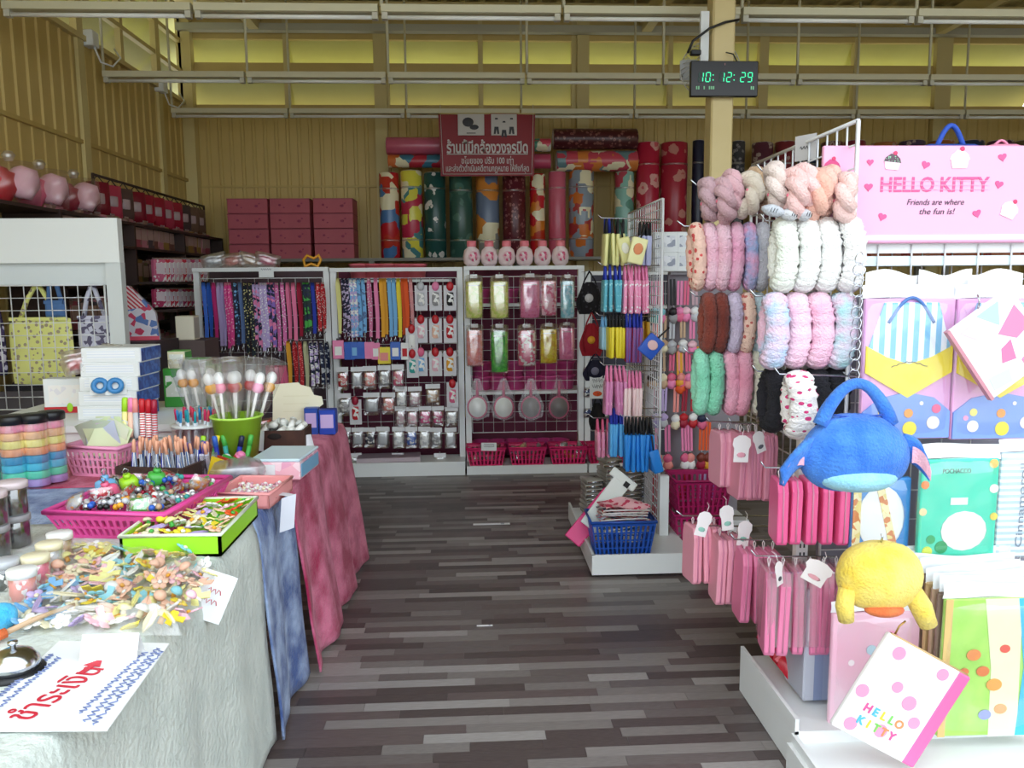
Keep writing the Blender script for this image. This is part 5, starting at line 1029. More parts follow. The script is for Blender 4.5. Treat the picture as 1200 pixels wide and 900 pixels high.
# tray goods: folded clear bags, price panel, folder, blue basket
def clearstack(): 
    o = thing('folded_bag', 'x', 'plastic bag'); B().rbox((0, 0, .012), (.2, .15, .022), .008, seg=2, sm=True).obj('folded_film', mt('#8a857e', .2, 'grime', '#b0aca4', 8.), o); B().tube([(-.09, -.076, .012), (.09, -.076, .012)], .006, 5).obj('shiny_fold', CHROME, o); return o
for ci, (px, n_) in enumerate(((684, 8), (706, 12), (727, 10), (742, 9))):
    p = P(px, 590, Z=.095)
    for j in range(n_): inst('folded', clearstack, (p.x + .02, 4.78 + (ci % 2) * .06, .095 + j * .0275), (0, rn(-.03, .03), rn(-.15, .15) + .2), 'folded grey clear bag in the stack on the gondola tray', 'plastic bag', 'folded clear bags on the tray', None, (.55, .9, 1.15))
p = P(712, 590, Y=4.12); o = thing('price_sign', 'slanted white price panel rising from the tray', 'sign', (p.x, 4.15, p.z), (rad(-25), rad(38), rad(-12))); B().rbox((0, 0, 0), (.1, .012, .34), .004).obj('panel_board', mt('#dfe4e0', .4), o); B().box((.03, -.008, .14), (.03, .003, .03)).obj('punch_hole_mark', BLACK, o); B().rbox((0, 0, .155), (.16, .014, .05), .004).obj('panel_head', mt('#dfe4e0', .4), o)
p = P(700, 610, Y=4.15); o = thing('pink_folder', 'hot pink folder leaning on the white price panel', 'folder', (p.x - .02, 4.22, p.z), (rad(-25), rad(38), rad(-20))); B().rbox((0, 0, 0), (.1, .012, .34), .004).obj('folder_cover', mt('#e0307c', .4), o); B().box((.052, 0, 0), (.004, .01, .33)).obj('folder_spine', mt('#b81c60', .4), o)
zb = .095
pa = P(731, 655, Y=3.99)
inst('basketB', basket(.335, .24, .19, 4, 13, 9), (pa.x - .01, 4.055, zb), 0, 'blue slotted basket of printed fabric items on the tray', 'basket', None, {PLA: mt('#1f52b0', .35)})
def foldcloth():
    o = thing('folded_fabric', 'x', 'fabric'); B().sheet(lambda u, v: ((u - .5) * .24 + .01 * math.sin(v * 9), (v - .5) * .16, .012 * math.sin(u * 7 + v * 4) + .012), 12, 8).sheet(lambda u, v: ((u - .5) * .24, (v - .5) * .16, -.004 + .004 * math.sin(u * 9)), 8, 4).obj('fabric_fold', BODY, o); B().tube([(-.12, -.08, .004), (0, -.083, .008), (.12, -.08, .004)], .004, 5).obj('stitched_edge', CARD, o); return o
for i, (c, c2, nm) in enumerate((('#e8c0c8', 'white', 'pale pink'), ('#4c84c0', 'white', 'blue'), ('#d8506a', 'cream', 'red'), ('#c8dcec', '#e890a8', 'light blue'), ('#f0d0c8', '#c02c40', 'peach'), ('#e8e0e0', '#3a3a50', 'ivory'), ('#f0b8c0', '#d04060', 'rose'))):
    inst('fold', foldcloth, (pa.x + rn(-.01, .01), 4.05, zb + .13 + i * .019), (rn(-.08, .08), rn(-.1, .1), rn(-.2, .2)), '%s printed fabric item piled in the blue basket' % nm, 'fabric', None, {BODY: mt(c, .8, 'fleck', c2, 50., c), CARD: mt('#e8e4e4', .6)})
# ================================================================ CHARM WALL BETWEEN THE GONDOLAS
YW = 4.72; xa, xb = 1.17, 1.62
cw = thing('charm_rack', 'grey backed rack of hanging charms between the two gondolas', 'display rack', ((xa + xb) / 2, YW, 0)); wz = P(790, 320, Y=YW).z
B().box((0, .03, wz / 2), (xb - xa, .02, wz)).obj('back_panel', mt('#8d878f', .7), cw)
for z in (wz, P(790, 366, Y=YW).z, P(790, 450, Y=YW).z, P(790, 551, Y=YW).z): B().box((0, -.0, z), (xb - xa, .06, .016)).obj('shelf_rail', mt('#b8b4ba', .5), cw)
B().box((0, -.08, .05), (xb - xa, .24, .1)).obj('base', WHITE, cw)
def charm():   # strap and dangling charm, unit height .25
    o = thing('hanging_charm', 'x', 'charm'); 
    for s in (-1, 1): B().box((s * .007, 0, -.075), (.01, .004, .15)).obj('strap', STRAP, o)
    B().tube([(0, 0, -.15), (.006, 0, -.158), (0, 0, -.166), (-.006, 0, -.158)], .002, 5, True).obj('ring', CHROME, o)
    B().ball((0, -.004, -.188), (.02, .016, .026), lump=.2).obj('charm_head', TRIM, o); B().ball((0, -.002, -.226), (.021, .016, .03), lump=.3, seed=3).obj('charm_body', BODY, o); return o
ch = [(766, 325, 48, 'pink', 'aqua', 'teal'), (774, 325, 48, 'rose', 'aqua', 'pink'), (788, 323, 50, 'black', 'black', 'grey'), (797, 325, 46, 'pink', 'pink', 'rose'), (805, 325, 46, 'rose', 'pale_pink', 'pink'), (814, 325, 46, 'mauve', 'white', 'silver'),
      (768, 366, 42, 'salmon', 'salmon', 'pale_pink'), (778, 366, 42, 'tan', 'tan', 'cream'), (788, 366, 44, 'silver', 'silver', 'grey'), (800, 366, 42, 'tan', 'white', 'silver'), (811, 366, 44, 'pink', 'pale_pink', 'pink'),
      (764, 402, 48, 'chocolate', 'chocolate', 'tan'), (776, 402, 48, 'tan', 'cream', 'tan'), (788, 400, 50, 'rose', 'rose', 'pink'), (797, 400, 50, 'salmon', 'salmon', 'rose'), (806, 402, 48, 'rose', 'pink', 'salmon'), (816, 402, 48, 'amber', 'amber', 'tan'),
      (779, 450, 46, 'lilac', 'lilac', 'silver'), (769, 450, 46, 'mauve', 'lilac', 'purple'), (793, 450, 48, 'salmon', 'white', 'cream'), (803, 450, 46, 'crimson', 'red', 'crimson'), (813, 450, 46, 'red', 'white', 'red'), (796, 408, 48, 'amber', 'amber', 'orange'), (823, 450, 48, 'magenta', 'navy', 'rose'),
      (770, 494, 50, 'pink', 'salmon', 'rose'), (782, 494, 52, 'pink', 'rose', 'salmon'), (801, 492, 54, 'pink', 'rose', 'white'), (808, 492, 54, 'pink', 'salmon', 'white'), (823, 490, 56, 'orange', 'brown', 'crimson'), (830, 490, 56, 'orange', 'brown', 'amber'),
      (767, 553, 52, 'red', 'red', 'crimson'), (784, 553, 54, 'silver', 'grey', 'silver'), (801, 548, 56, 'red', 'crimson', 'red'), (806, 548, 56, 'crimson', 'red', 'white'), (824, 548, 54, 'lilac', 'lilac', 'purple'), (833, 551, 50, 'purple', 'lilac', 'silver')]
for px, t, h_, s_, a, b_ in ch:
    p = P(px, t + 4, Y=YW - .075); k = mpp(p)
    inst('charm', charm, (p.x, YW - .075, p.z), (0, rn(-.05, .05), rn(-.2, .2)), '%s strap charm with %s and %s figure on the charm rack' % (s_.replace('_', ' '), a.replace('_', ' '), b_.replace('_', ' ')), 'charm', 'charms on the charm rack', {STRAP: mt(s_, .6), TRIM: mt(a, .5), BODY: mt(b_, .5)}, (1.4, 1.2, h_ * k / .245))
for i, (px0, px1) in enumerate(((763, 790), (790, 816))):
    for j in range(2):
        x, z, w_, h_ = R_(px0, 273 if j == 0 else 298, px1, 297 if j == 0 else 320, YW)
        inst('wb%d' % j, bbox(w_ * .98, .2, h_ * .97), (x, YW + .02, wz + .009 if j else wz + .012 + R_(0, 298, 5, 320, YW)[3]), 0, 'white printed carton on charm rack, %s of its pair' % (('top', 'bottom')[j]), 'box', 'white cartons on charm rack', {BODY: WHITE, CARD: mt('#dde0e6', .5, 'fleck', '#eef0f4', 40., '#9aa0b0'), TRIM: WHITE, STRAP2: WHITE})
p = P(795, 665, Y=4.55); inst('basketM', basket(.32, .26, .2, 4, 10, 8), (1.28, 4.42, .005), 0, 'deep magenta slotted basket on the floor under charms', 'basket', None, {PLA: mt('#b81f68', .35)})
inst('basketM', None, (1.28, 4.42, .2), 0, 'deep magenta slotted basket nested on top of another', 'basket', None, {PLA: mt('#a81a5c', .35)})
# ================================================================ NEAR GONDOLA
XN = 1.16
ng = thing('end_gondola', 'white wire end gondola hung with plush headbands, pink cases and bags', 'display rack', (XN, 2.6, 0))
zn = P(1006, 141, X=XN).z; yn0 = P(1006, 141, X=XN).y; yn1 = P(882, 180, X=XN).y
gridpanel(ng, yn0 - 2.6, yn1 - 2.6, .8, zn, 0, .07, ng, .0035, 'Y')
pp = P(931, 820, Y=2.56); B().box((pp.x - XN, -.04, .75), (.04, .03, 1.5)).obj('post', WHITE, ng)
sl = B()
for i in range(16): B().box((pp.x - XN + (-.006), -.0556, .2 + i * .03), (.005, .002, .014)).obj('post_slot', mt('#30343a', .6), ng); B().box((pp.x - XN + .007, -.0556, .2 + i * .03), (.005, .002, .014)).obj('post_slot', mt('#30343a', .6), ng)
YP = 2.56
B().box((.62, .02, .8), (1.2, .02, 1.3)).obj('back_panel', mt('#8d8b98', .6), ng)
gridpanel(ng, .0, 1.2, .2, 1.6, -.045, .098, ng, .0025)
xb0 = P(868, 765, Z=.15).x
B().box((xb0 - XN + .6, -.1, .07), (1.2, .5, .13)).obj('base', WHITE, ng); B().box((xb0 - XN + .006, -.1, .15), (.012, .5, .05)).obj('base_lip', WHITE, ng)
B().box((xb0 - XN + .6, -.52, .05), (1.24, .36, .09)).obj('front_base', WHITE, ng); B().box((xb0 - XN + .0, -.52, .1), (.014, .36, .05)).obj('front_base_lip', WHITE, ng)
def r3(px0, py0, px1, py1, Y): return R_(px0, py0, px1, py1, Y)
x, z, w_, h_ = r3(1008, 288, 1300, 293, 2.5); B().box((x - XN, -.1, z), (w_, .02, .03)).obj('top_rail', WHITE, ng)
x, z, w_, h_ = r3(1008, 301, 1300, 309, 2.5); B().box((x - XN, -.1, z), (w_, .02, .03)).obj('top_rail', mt('#dff0f4', .4), ng)
for i in range(5): B().tube([(x - w_ / 2 - XN + .05 + i * .108, -.115, z + .05), (x - w_ / 2 - XN + .05 + i * .108, -.115, z - .07)], .003, 5).obj('rail_wire', WIRE, ng)
def nhook(y, z, l=.3): mhook(ng, 0, y - 2.6, z, l)
# signboard
Ysg = 2.47
sx0, sx1 = P(962, 230, Y=Ysg).x, P(1290, 230, Y=Ysg).x; sz0, sz1 = P(1100, 285, Y=Ysg).z, P(1100, 171, Y=Ysg).z
sg = thing('pink_signboard', 'pale pink shop signboard with pink lettering and cupcakes above bags', 'sign', ((sx0 + sx1) / 2, Ysg, (sz0 + sz1) / 2)); sw2, sh2 = sx1 - sx0, sz1 - sz0
B().rbox((0, 0, 0), (sw2, .016, sh2), .003).obj('board', mt('#f3b0d1', .35), sg)
for i, z in enumerate((-.44, -.475)): B().box((0, -.009, z * sh2), (sw2, .002, sh2 * (.05 if i == 0 else .02))).obj('pale_stripe', mt('#fdeaf2', .35) if i == 0 else mt('#f2a8cc', .35), sg)
def sp(px, py): p = P(px, py, Y=Ysg - .01); return p.x - sg.location.x, p.z - sg.location.z
a, z = sp(1032, 220); b_, _ = sp(1160, 213); HP = mt('#e9538f', .4)
text('HELLO KITTY', .062, HP, sg, TR((a + b_) / 2, -.0095, sp(1096, 217)[1]) @ UPR, width=b_ - a, off=.0012)
ln = B()
for i in range(3): B().box(((a + b_) / 2, -.0105, sp(1096, 217)[1] - .013 + i * .013), (b_ - a, .0006, .0016)).obj('lettering_inline', mt('#f3b0d1', .35), sg)
INKB = mt('#54485a', .5)
def slant(s, px, py, wpx, size):
    x, z = sp(px, py); T = TR(x, -.0095, z) @ UPR @ Matrix(((1, .25, 0, 0), (0, 1, 0, 0), (0, 0, 1, 0), (0, 0, 0, 1))); text(s, size, INKB, sg, T, width=wpx * mpp(P(px, py, Y=Ysg)))
slant('Friends are where', 1097, 237, 68, .026); slant('the fun is!', 1098, 248, 42, .026)
def heart(px, py, r, rot=0.):
    x, z = sp(px, py); k = mpp(P(px, py, Y=Ysg)); r *= k
    pts = [(16 * math.sin(t) ** 3 / 16 * r, (13 * math.cos(t) - 5 * math.cos(2 * t) - 2 * math.cos(3 * t) - math.cos(4 * t)) / 16 * r) for t in [2 * math.pi * i / 24 for i in range(24)]]
    B().poly(pts[::-1], .002, T=TR(x, -.0095, z) @ RY(rot)).obj('heart', HP, sg)
for px, py, r, t in ((1018, 219, 5, 0), (1085, 193, 5, .3), (1175, 184, 5, -.2), (1171, 216, 5, .2), (1034, 254, 5, .3), (1145, 250, 5, -.3), (1020, 190, 4, 0)): heart(px, py, r, t)
def cupcake(px, py, s, top, rot):
    x, z = sp(px, py); k = mpp(P(px, py, Y=Ysg)) * s; T = TR(x, -.0095, z) @ RY(rot)
    o = B().poly([(-8 * k, -9 * k), (8 * k, -9 * k), (10 * k, 0), (-10 * k, 0)], .002, T=T).obj('cupcake_cup', mt('#fbe6ee', .4, 'stripe', '#e8c8d4', 160.), sg)
    B().poly([(-11 * k, 0), (11 * k, 0), (9 * k, 5 * k), (4 * k, 9 * k), (-3 * k, 10 * k), (-9 * k, 5 * k)], .0022, T=T).obj('cupcake_icing', top, o)
    B().ball((2 * k, -.0015, 11 * k), (2.6 * k, .001, 2.6 * k), T=T).obj('cherry', mt('#d83a6c', .4), o)
cupcake(1046, 190, .95, mt('#5a4450', .4, 'dots', '#8ac8a0', 150.), .1); cupcake(1125, 187, 1.1, mt('#fdf0f4', .4), 0); cupcake(1183, 246, 1., mt('#f6dce6', .4), .4); cupcake(975, 196, .9, mt('#c83c78', .4), 0)
# clutter between the rails and above the board
for i, (c, nm) in enumerate((('#c84c24', 'orange'), ('#b83c28', 'rust'), ('#c85a30', 'terracotta'), ('#b04838', 'brick red'))):
    o = B().rbox((0, 0, 0), (.15, .1, .05), .008).obj('shelf_pack', mt(c, .5)); o.location = (P(1040 + i * 47, 296, Y=2.6).x, 2.66, P(1040, 296, Y=2.6).z); B().box((0, -.0508, 0), (.1, .002, .025)).obj('pack_label', mt('#d88c60', .5), o); tag(o, '%s pack lying under the pink signboard' % nm, 'pack')
o = B().box((.62 + XN - .02, 2.68, P(1040, 296, Y=2.6).z - .035), (1.16, .16, .016)).obj('shelf_plank', WHITE); tag(o, 'white shelf plank behind the signboard rails', 'shelf')
p = P(1118, 168, Y=2.75); o = thing('blue_carry_bag', 'blue bag with arched handle standing behind the signboard', 'bag', (p.x, 2.78, P(1118, 285, Y=2.78).z)); hh = p.z - o.location.z
B().rbox((0, 0, hh / 2), (.2, .08, hh), .02, seg=2, sm=True).obj('bag_body', mt('#2c4ca0', .7), o); B().tube([(-.045 + .1 * u, 0, hh - .01 + .075 * math.sin(math.pi * u)) for u in [i / 12 for i in range(13)]], .009, 8).obj('arched_handle', mt('#2a52b8', .7), o)
p = P(1180, 168, Y=2.75); o = thing('pink_carry_bag', 'pink bag top peeking above the signboard', 'bag', (p.x, 2.78, P(1118, 285, Y=2.78).z)); B().rbox((0, 0, hh / 2), (.12, .08, hh), .02, seg=2, sm=True).obj('bag_body', mt('#e890b0', .7), o); B().tube([(-.03 + .06 * u, 0, hh - .01 + .025 * math.sin(math.pi * u)) for u in [i / 8 for i in range(9)]], .005, 6).obj('handle', mt('#e890b0', .7), o)
# plush headbands
FUR = mt('#80808a', .95)
def band(lump=.1, ribs_=22):
    def mk():
        o = thing('plush_headband', 'x', 'headband'); n = 60; H_, W_ = .085, .03
        pts = []
        for i in range(n):
            t = 2 * math.pi * i / n; y = W_ * math.copysign(abs(math.sin(t)) ** .6, math.sin(t)); zz = H_ * math.copysign(abs(math.cos(t)) ** .6, math.cos(t)); pts.append((.003 * math.sin(3 * t), y, -.09 + zz))
        B().tube(pts, lambda u: .026 * (1 + lump * math.sin(u * 2 * math.pi * ribs_) + .09 * noise.noise((u * 40, 1, 1))), 12, True).obj('plush_loop', FUR, o)
        B().tube([(0, -.005, .018), (.004, -.02, .0), (0, -.03, -.03)], .0015, 4).obj('elastic_tag', mt('white', .5), o); return o
    return mk
def fur(c, c2=None, kind='plush', sc=12., c3=None): return mt(c, .95, kind, c2 or c, sc, c3, bump=.9, bs=150.)
def bands(px0, px1, yt, yb, Y, items, where):
    n = len(items); p = P((px0 + px1) / 2, yt + 6, Y=Y); nhook(Y, p.z, XN - P(px0, yt, Y=Y).x + .02)
    for i, (m, nm) in enumerate(items):
        px = px0 + (px1 - px0) * (i + .5) / n; p = P(px, yt, Y=Y); q = P(px, yb, Y=Y); s = (p.z - q.z) / .222; wx = (px1 - px0) / n * mpp(p) / .05
        inst('band', band(), (p.x, Y + rn(-.012, .012), p.z - .016 * s), (rn(-.03, .03), rn(-.05, .05), rn(-.12, .12)), '%s fluffy headband hanging %s' % (nm, where), 'headband', 'headbands ' + where, {FUR: m}, (wx, 1.05, s))
YA, YB_ = 2.44, 2.92
PK = fur('#f4bcd0', '#f8d0de'); WH = fur('#f6f6f2', '#fbf8f4'); DOT = lambda c, c2: mt(c, .95, 'dots', c2, 40., bump=.8, bs=150.)
bands(808, 900, 262, 343, YB_, [(DOT('#f6cdbb', '#dc5a58'), 'peach red-spotted'), (PK, 'ribbed pink'), (PK, 'ribbed pink'), (fur('#f2a8c8', '#f6c2d8'), 'deeper pink'), (fur('#9cb8e4', '#f0a8cc', sc=16.), 'blue and pink marbled'), (fur('#b8b8c0', '#c8c8d0'), 'soft grey')], 'on the upper far hook')
bands(905, 1006, 256, 345, YA, [(fur('#eef4e6', '#f8f8f0'), 'ivory'), (WH, 'white'), (WH, 'white'), (fur('#f6f2f0', '#ffffff'), 'bright white')], 'on the upper near hook')
bands(822, 896, 344, 416, YB_, [(fur('#7c2f20', '#8c3c2a'), 'rust brown'), (fur('#6e281c', '#84382a'), 'dark rust brown'), (fur('#cdbcd8', '#d8cae2'), 'lilac'), (DOT('#f4cfbc', '#cf6a60'), 'peach printed'), (fur('#b0c8d0', '#c0d4da'), 'pale grey blue')], 'on the middle far hook')
bands(893, 1000, 344, 434, YA, [(fur('#b8d4f0', '#f4c4da', sc=18.), 'blue and pink marbled'), (fur('#f6c0d8', '#f8d8e6', sc=18.), 'candy pink'), (fur('#f4b4d0', '#f6d0e0', sc=18.), 'rose candy'), (fur('#b4e2e6', '#f0c8e0', sc=18.), 'aqua and pink marbled')], 'on the middle near hook')
bands(814, 896, 410, 488, YB_, [(fur('#86dcb8', '#9ce8c8'), 'mint green'), (fur('#7cd0ac', '#90dcba'), 'darker mint green'), (fur('#f2a2bc', '#f6b4ca'), 'rose pink'), (fur('#ee9cb6', '#f4b0c6'), 'warm pink'), (fur('#d8d8c0', '#e2e0d0', sc=18.), 'oatmeal')], 'on the lower far hook')
bands(895, 992, 432, 508, YA + .03, [(fur('#15141a', '#1e1c24'), 'black'), (fur('#15141a', '#201e26'), 'black'), (fur('#17161c', '#1e1c24'), 'black'), (fur('#15141a', '#201e26'), 'black')], 'on the lower near hook')
bands(921, 952, 436, 516, YA - .09, [(mt('#f6f0ee', .95, 'dots', '#d8407c', 45., bump=.8, bs=150.), 'white pink-spotted')], 'before the black headbands')
def braid():
    o = thing('braided_hair_ring', 'x', 'hair tie')
    for k in range(2):
        pts = []; n = 48
        for i in range(n): t = 2 * math.pi * i / n; a = 3 * t + k * math.pi; r = .052 + .014 * math.cos(a); pts.append((.014 * math.sin(a), r * math.cos(t), r * math.sin(t) - .04))
        B().tube(pts, lambda u: .0215 * (1 + .06 * math.sin(u * 120)), 10, True).obj('plush_strand', FUR, o)
    B().ball((-.028, -.045, -.05), (.007, .005, .007)).obj('bead', TRIM, o); return o
for grp, (px0, px1, pyc, Y, cols) in (('far', (822, 905, 238, YB_, [('#c4a0a8', 'dusty mauve'), ('#d2a8b0', 'mauve pink'), ('#e4b4bc', 'shell pink'), ('#e0d2c0', 'ivory'), ('#c8a684', 'camel tan'), ('#cfae90', 'light tan')])), ('near', (900, 995, 222, YA, [('#e8d4cc', 'pale beige'), ('#f6c8c4', 'soft pink'), ('#f8ccc8', 'blush pink'), ('#f6bca8', 'peach'), ('#f6c4b4', 'pale peach'), ('#f8d2cc', 'powder pink')]))):
    nhook(Y, P(px0, pyc - 18, Y=Y).z, XN - P(px0, pyc, Y=Y).x + .02)
    for i, (c, nm) in enumerate(cols):
        p = P(px0 + (px1 - px0) * (i + .5) / len(cols), pyc - 18 - (i * 3 if grp == 'far' else i * -1) , Y=Y); inst('braid', braid, (p.x, Y - (.03 if i % 2 else 0), p.z - .002 - (.02 if i % 2 else 0)), (rn(-.5, .5), rn(-.35, .2), rn(-.5, .3)), '%s braided plush hair ring on the topmost %s hook' % (nm, grp), 'hair tie', None, {FUR: fur(c, c), TRIM: mt('#d86a80', .4)}, 1.0 if grp == 'far' else .95)
for i, (px, py, c) in enumerate(((906, 247, '#c8ccd4'), (925, 252, '#d8d8dc'), (942, 252, '#d0d0d6'))):
    p = P(px, py, Y=2.38); o = thing('grey_tag_band', 'small grey eyelash-print %s band under the blush rings' % ('wide', 'middle', 'slim')[i], 'hair tie', p, (0, rad(15), rn(-.3, .3))); B().ball((0, 0, 0), ((.035, .028, .022)[i], .025, .018), lump=.2).obj('band_body', fur(c, c), o)
    for q in range(3): B().tube([(-.006 + q * .008, -.024, .006), (-.008 + q * .008, -.026, -.006)], .0012, 4).obj('print_stroke', BLACK, o)
# pink zip cases
def zcase():
    o = thing('zip_case', 'x', 'pencil case'); b = B()
    T = Matrix(((0, 1, 0, 0), (1, 0, 0, 0), (0, 0, 1, 0), (0, 0, 0, 1)))
    b.poly([(-.06, -.05), (-.045, -.02), (.045, -.02), (.06, -.05), (.06, -.2), (.05, -.21), (-.05, -.21), (-.06, -.2)], .034, T=T)
    c = b.obj('case_shell', BODY, o); md = c.modifiers.new('bevel', 'BEVEL'); md.width = .005; md.segments = 2
    B().tube([(0, -.0605, -.2), (0, -.0605, -.05), (0, -.046, -.0195), (0, .045, -.0195)], .0028, 5).obj('zip', TRIM, o)
    B().tube([(0, 0, -.02), (.004, 0, .0), (0, 0, .006), (-.004, 0, 0), (0, 0, -.02)], .0018, 4).obj('hang_loop', CARD, o); return o
def cases(px0, px1, yt, yb, Y, n, c, lb, turn=0.):
    p = P((px0 + px1) / 2, yt, Y=Y); nhook(Y, p.z + .004, XN - P(px0, yt, Y=Y).x + .02); out = []
    for i in range(n):
        px = px0 + (px1 - px0) * (i + .5) / n; p = P(px, yt, Y=Y); q = P(px, yb, Y=Y - .06)
        out.append(inst('zcase', zcase, (p.x, Y + rn(-.008, .008), p.z), (rn(-.03, .03), rn(-.04, .04), turn + rn(-.1, .1)), lb, 'pencil case', lb, {BODY: mt(c, .38), TRIM: mt('#d88aa8', .4), CARD: mt('#e8e0e0', .4)}, (1, 1, (p.z - q.z) / .215)))
    return out
cases(838, 868, 498, 574, YB_, 3, '#e09aae', 'dusty pink zip case hanging high on the far hook', .05)
cases(864, 908, 500, 590, YB_ - .1, 5, '#d98ca2', 'mauve pink zip case hanging high behind paper tags', .0)
cases(904, 990, 552, 642, YA, 5, '#ea5f96', 'strong pink glossy zip case hanging under the blue plush bag', -.08)
cases(806, 842, 608, 688, YB_, 3, '#f2a4b8', 'light pink zip case low on the far hook', .05)
cases(838, 880, 620, 712, YB_ - .1, 4, '#eca0b4', 'pastel pink zip case low on the second hook', .0)
cases(868, 910, 636, 735, YB_ - .25, 4, '#e27ba2', 'pink zip case in a clear sleeve low on the third hook', -.05)
cases(893, 988, 655, 772, YA, 6, '#e882aa', 'frosted pink zip case in clear sleeve low on the near hook', -.1)
SLV = mt('#f4dce6', .25, 'clear', sc=22.)
for i in range(6):
    px = 893 + 95 * (i + .5) / 6; p = P(px, 655, Y=YA); o = PROTO['zcase'][0][0]
    q = thing('clear_sleeve', 'clear plastic sleeve over a frosted pink zip case', 'sleeve', (p.x, YA, p.z), (0, 0, -.1), 'clear sleeves over pink cases'); B().rbox((0, 0, -.145), (.0385, .135, .25), .004).obj('sleeve_film', SLV, q); B().poly([(-.068, 0), (.068, 0), (0, -.018)], .004, T=RZ(rad(90)) @ TR(0, 0, -.27)).obj('sealed_corner', SLV, q)
TAGM = mt('#f4eeee', .5)
def htag(px, py, w_, h_, Y, rot, lb, c='#f2dfe2'):
    p = P(px, py, Y=Y); k = mpp(p); o = thing('swing_tag', lb, 'tag', p, rot); W_, H_ = w_ * k / 2, h_ * k / 2
    B().poly([(-W_ * .8, -H_), (W_ * .8, -H_), (W_ * .8, 0), (W_, H_ * .3), (W_ * .9, H_ * .75), (W_ * .35, H_), (-W_ * .35, H_), (-W_ * .9, H_ * .75), (-W_, H_ * .3), (-W_ * .8, 0)], .002).obj('tag_card', TAGM, o); B().ball((0, -.0018, -H_ * .45), (W_ * .5, .0008, H_ * .2), nu=8, nv=4).obj('tag_print', mt(c, .5), o)
    B().tube([(0, 0, H_), (.006, .01, H_ + .02), (0, .02, H_ + .03)], .001, 4).obj('tag_string', TAGM, o)
htag(869, 526, 22, 32, YB_ - .2, (0, .05, 0), 'white scalloped swing tag with pink print on the mauve cases', '#e8a0b0'); htag(890, 518, 16, 26, YB_ - .22, (0, -.3, .3), 'small grey-white swing tag beside scalloped tag', '#606068')
for i, (px, py, r) in enumerate(((824, 614, .3), (852, 607, -.1), (872, 625, .15))): htag(px, py, 18, 30, YB_ - .2, (0, r, .1), 'white swing tag with green mark over low pink cases, %s' % ('beside the basket', 'between two others', 'near the clear sleeves')[i], '#90c8b8')
htag(957, 671, 36, 28, YA - .12, (0, rad(30), 0), 'large white scalloped swing tag on the near pink cases', '#e8a8b4'); htag(913, 672, 14, 30, YA - .1, (0, -.2, .6), 'small clear swing tag among the near pink cases', '#50505a')
# chain of rings
p0 = P(1008, 298, Y=2.34); o = thing('ring_chain', 'hanging chain of metal rings at the gondola corner', 'chain', p0); k = mpp(p0)
for i in range(12): B().tube([(.0165 * math.cos(t * .45) * (1 if i % 2 else .8), .004 * math.sin(t) + (i % 2) * .004, -.012 - i * .0315 + .0185 * math.sin(t * .45)) for t in range(14)], .0018, 5, True).obj('ring', CHROME, o)
q = P(944, 173, X=XN - .004); o = thing('price_card', 'grey price card clipped in the top of the near wire grid', 'price card', q, (0, 0, rad(-60))); B().box((0, 0, 0), (.085, .003, .085)).obj('card', mt('#c4c2c4', .5), o); B().tube([(-.02 + .004 * i, -.003, .006 * math.sin(i * 2.1)) for i in range(11)], .0012, 4).obj('handwriting', BLACK, o)
# ================================================================ FRONT-FACING BAGS
def pb(name, lb, px0, py0, px1, py1, Y, base, cat='bag', t=.02, tilt=0., rest=None):
    x, z, w_, h_ = R_(px0, py0, px1, py1, Y); o = thing(name, lb, cat, (x, Y, z), (0, tilt, 0)); B().rbox((0, 0, 0), (w_, t, h_), .006, seg=2).obj('printed_face', base, o)
    return o, w_, h_
def film(o, w_, h_, t, over=.015, head=.04, headm=None):
    B().pillow(w_ + over, h_ + over, t, 12, e=10, wr=.006).obj('clear_sleeve', mt('white', .1, 'clear', sc=7.), o)
    if head: 
        B().sheet(lambda u, v: ((u - .5) * (w_ + over), -.006 * math.sin(u * 9 + v * 3), h_ / 2 + v * head + .004 * math.sin(u * 5)), 12, 3).obj('header_film', headm or mt('#eef0f4', .25, 'grime', '#fafafa', 14.), o)
def dot(o, x, z, r, m, y, name='printed_dot', rz=1.): B().lathe([(0, 0), (r, 0), (r, .0012), (0, .0013)], 16, T=TR(x, y, z) @ RX(rad(90)) @ Matrix.Scale(rz, 4, (0, 1, 0)), sm=False).obj(name, m, o)
YF_ = 2.36
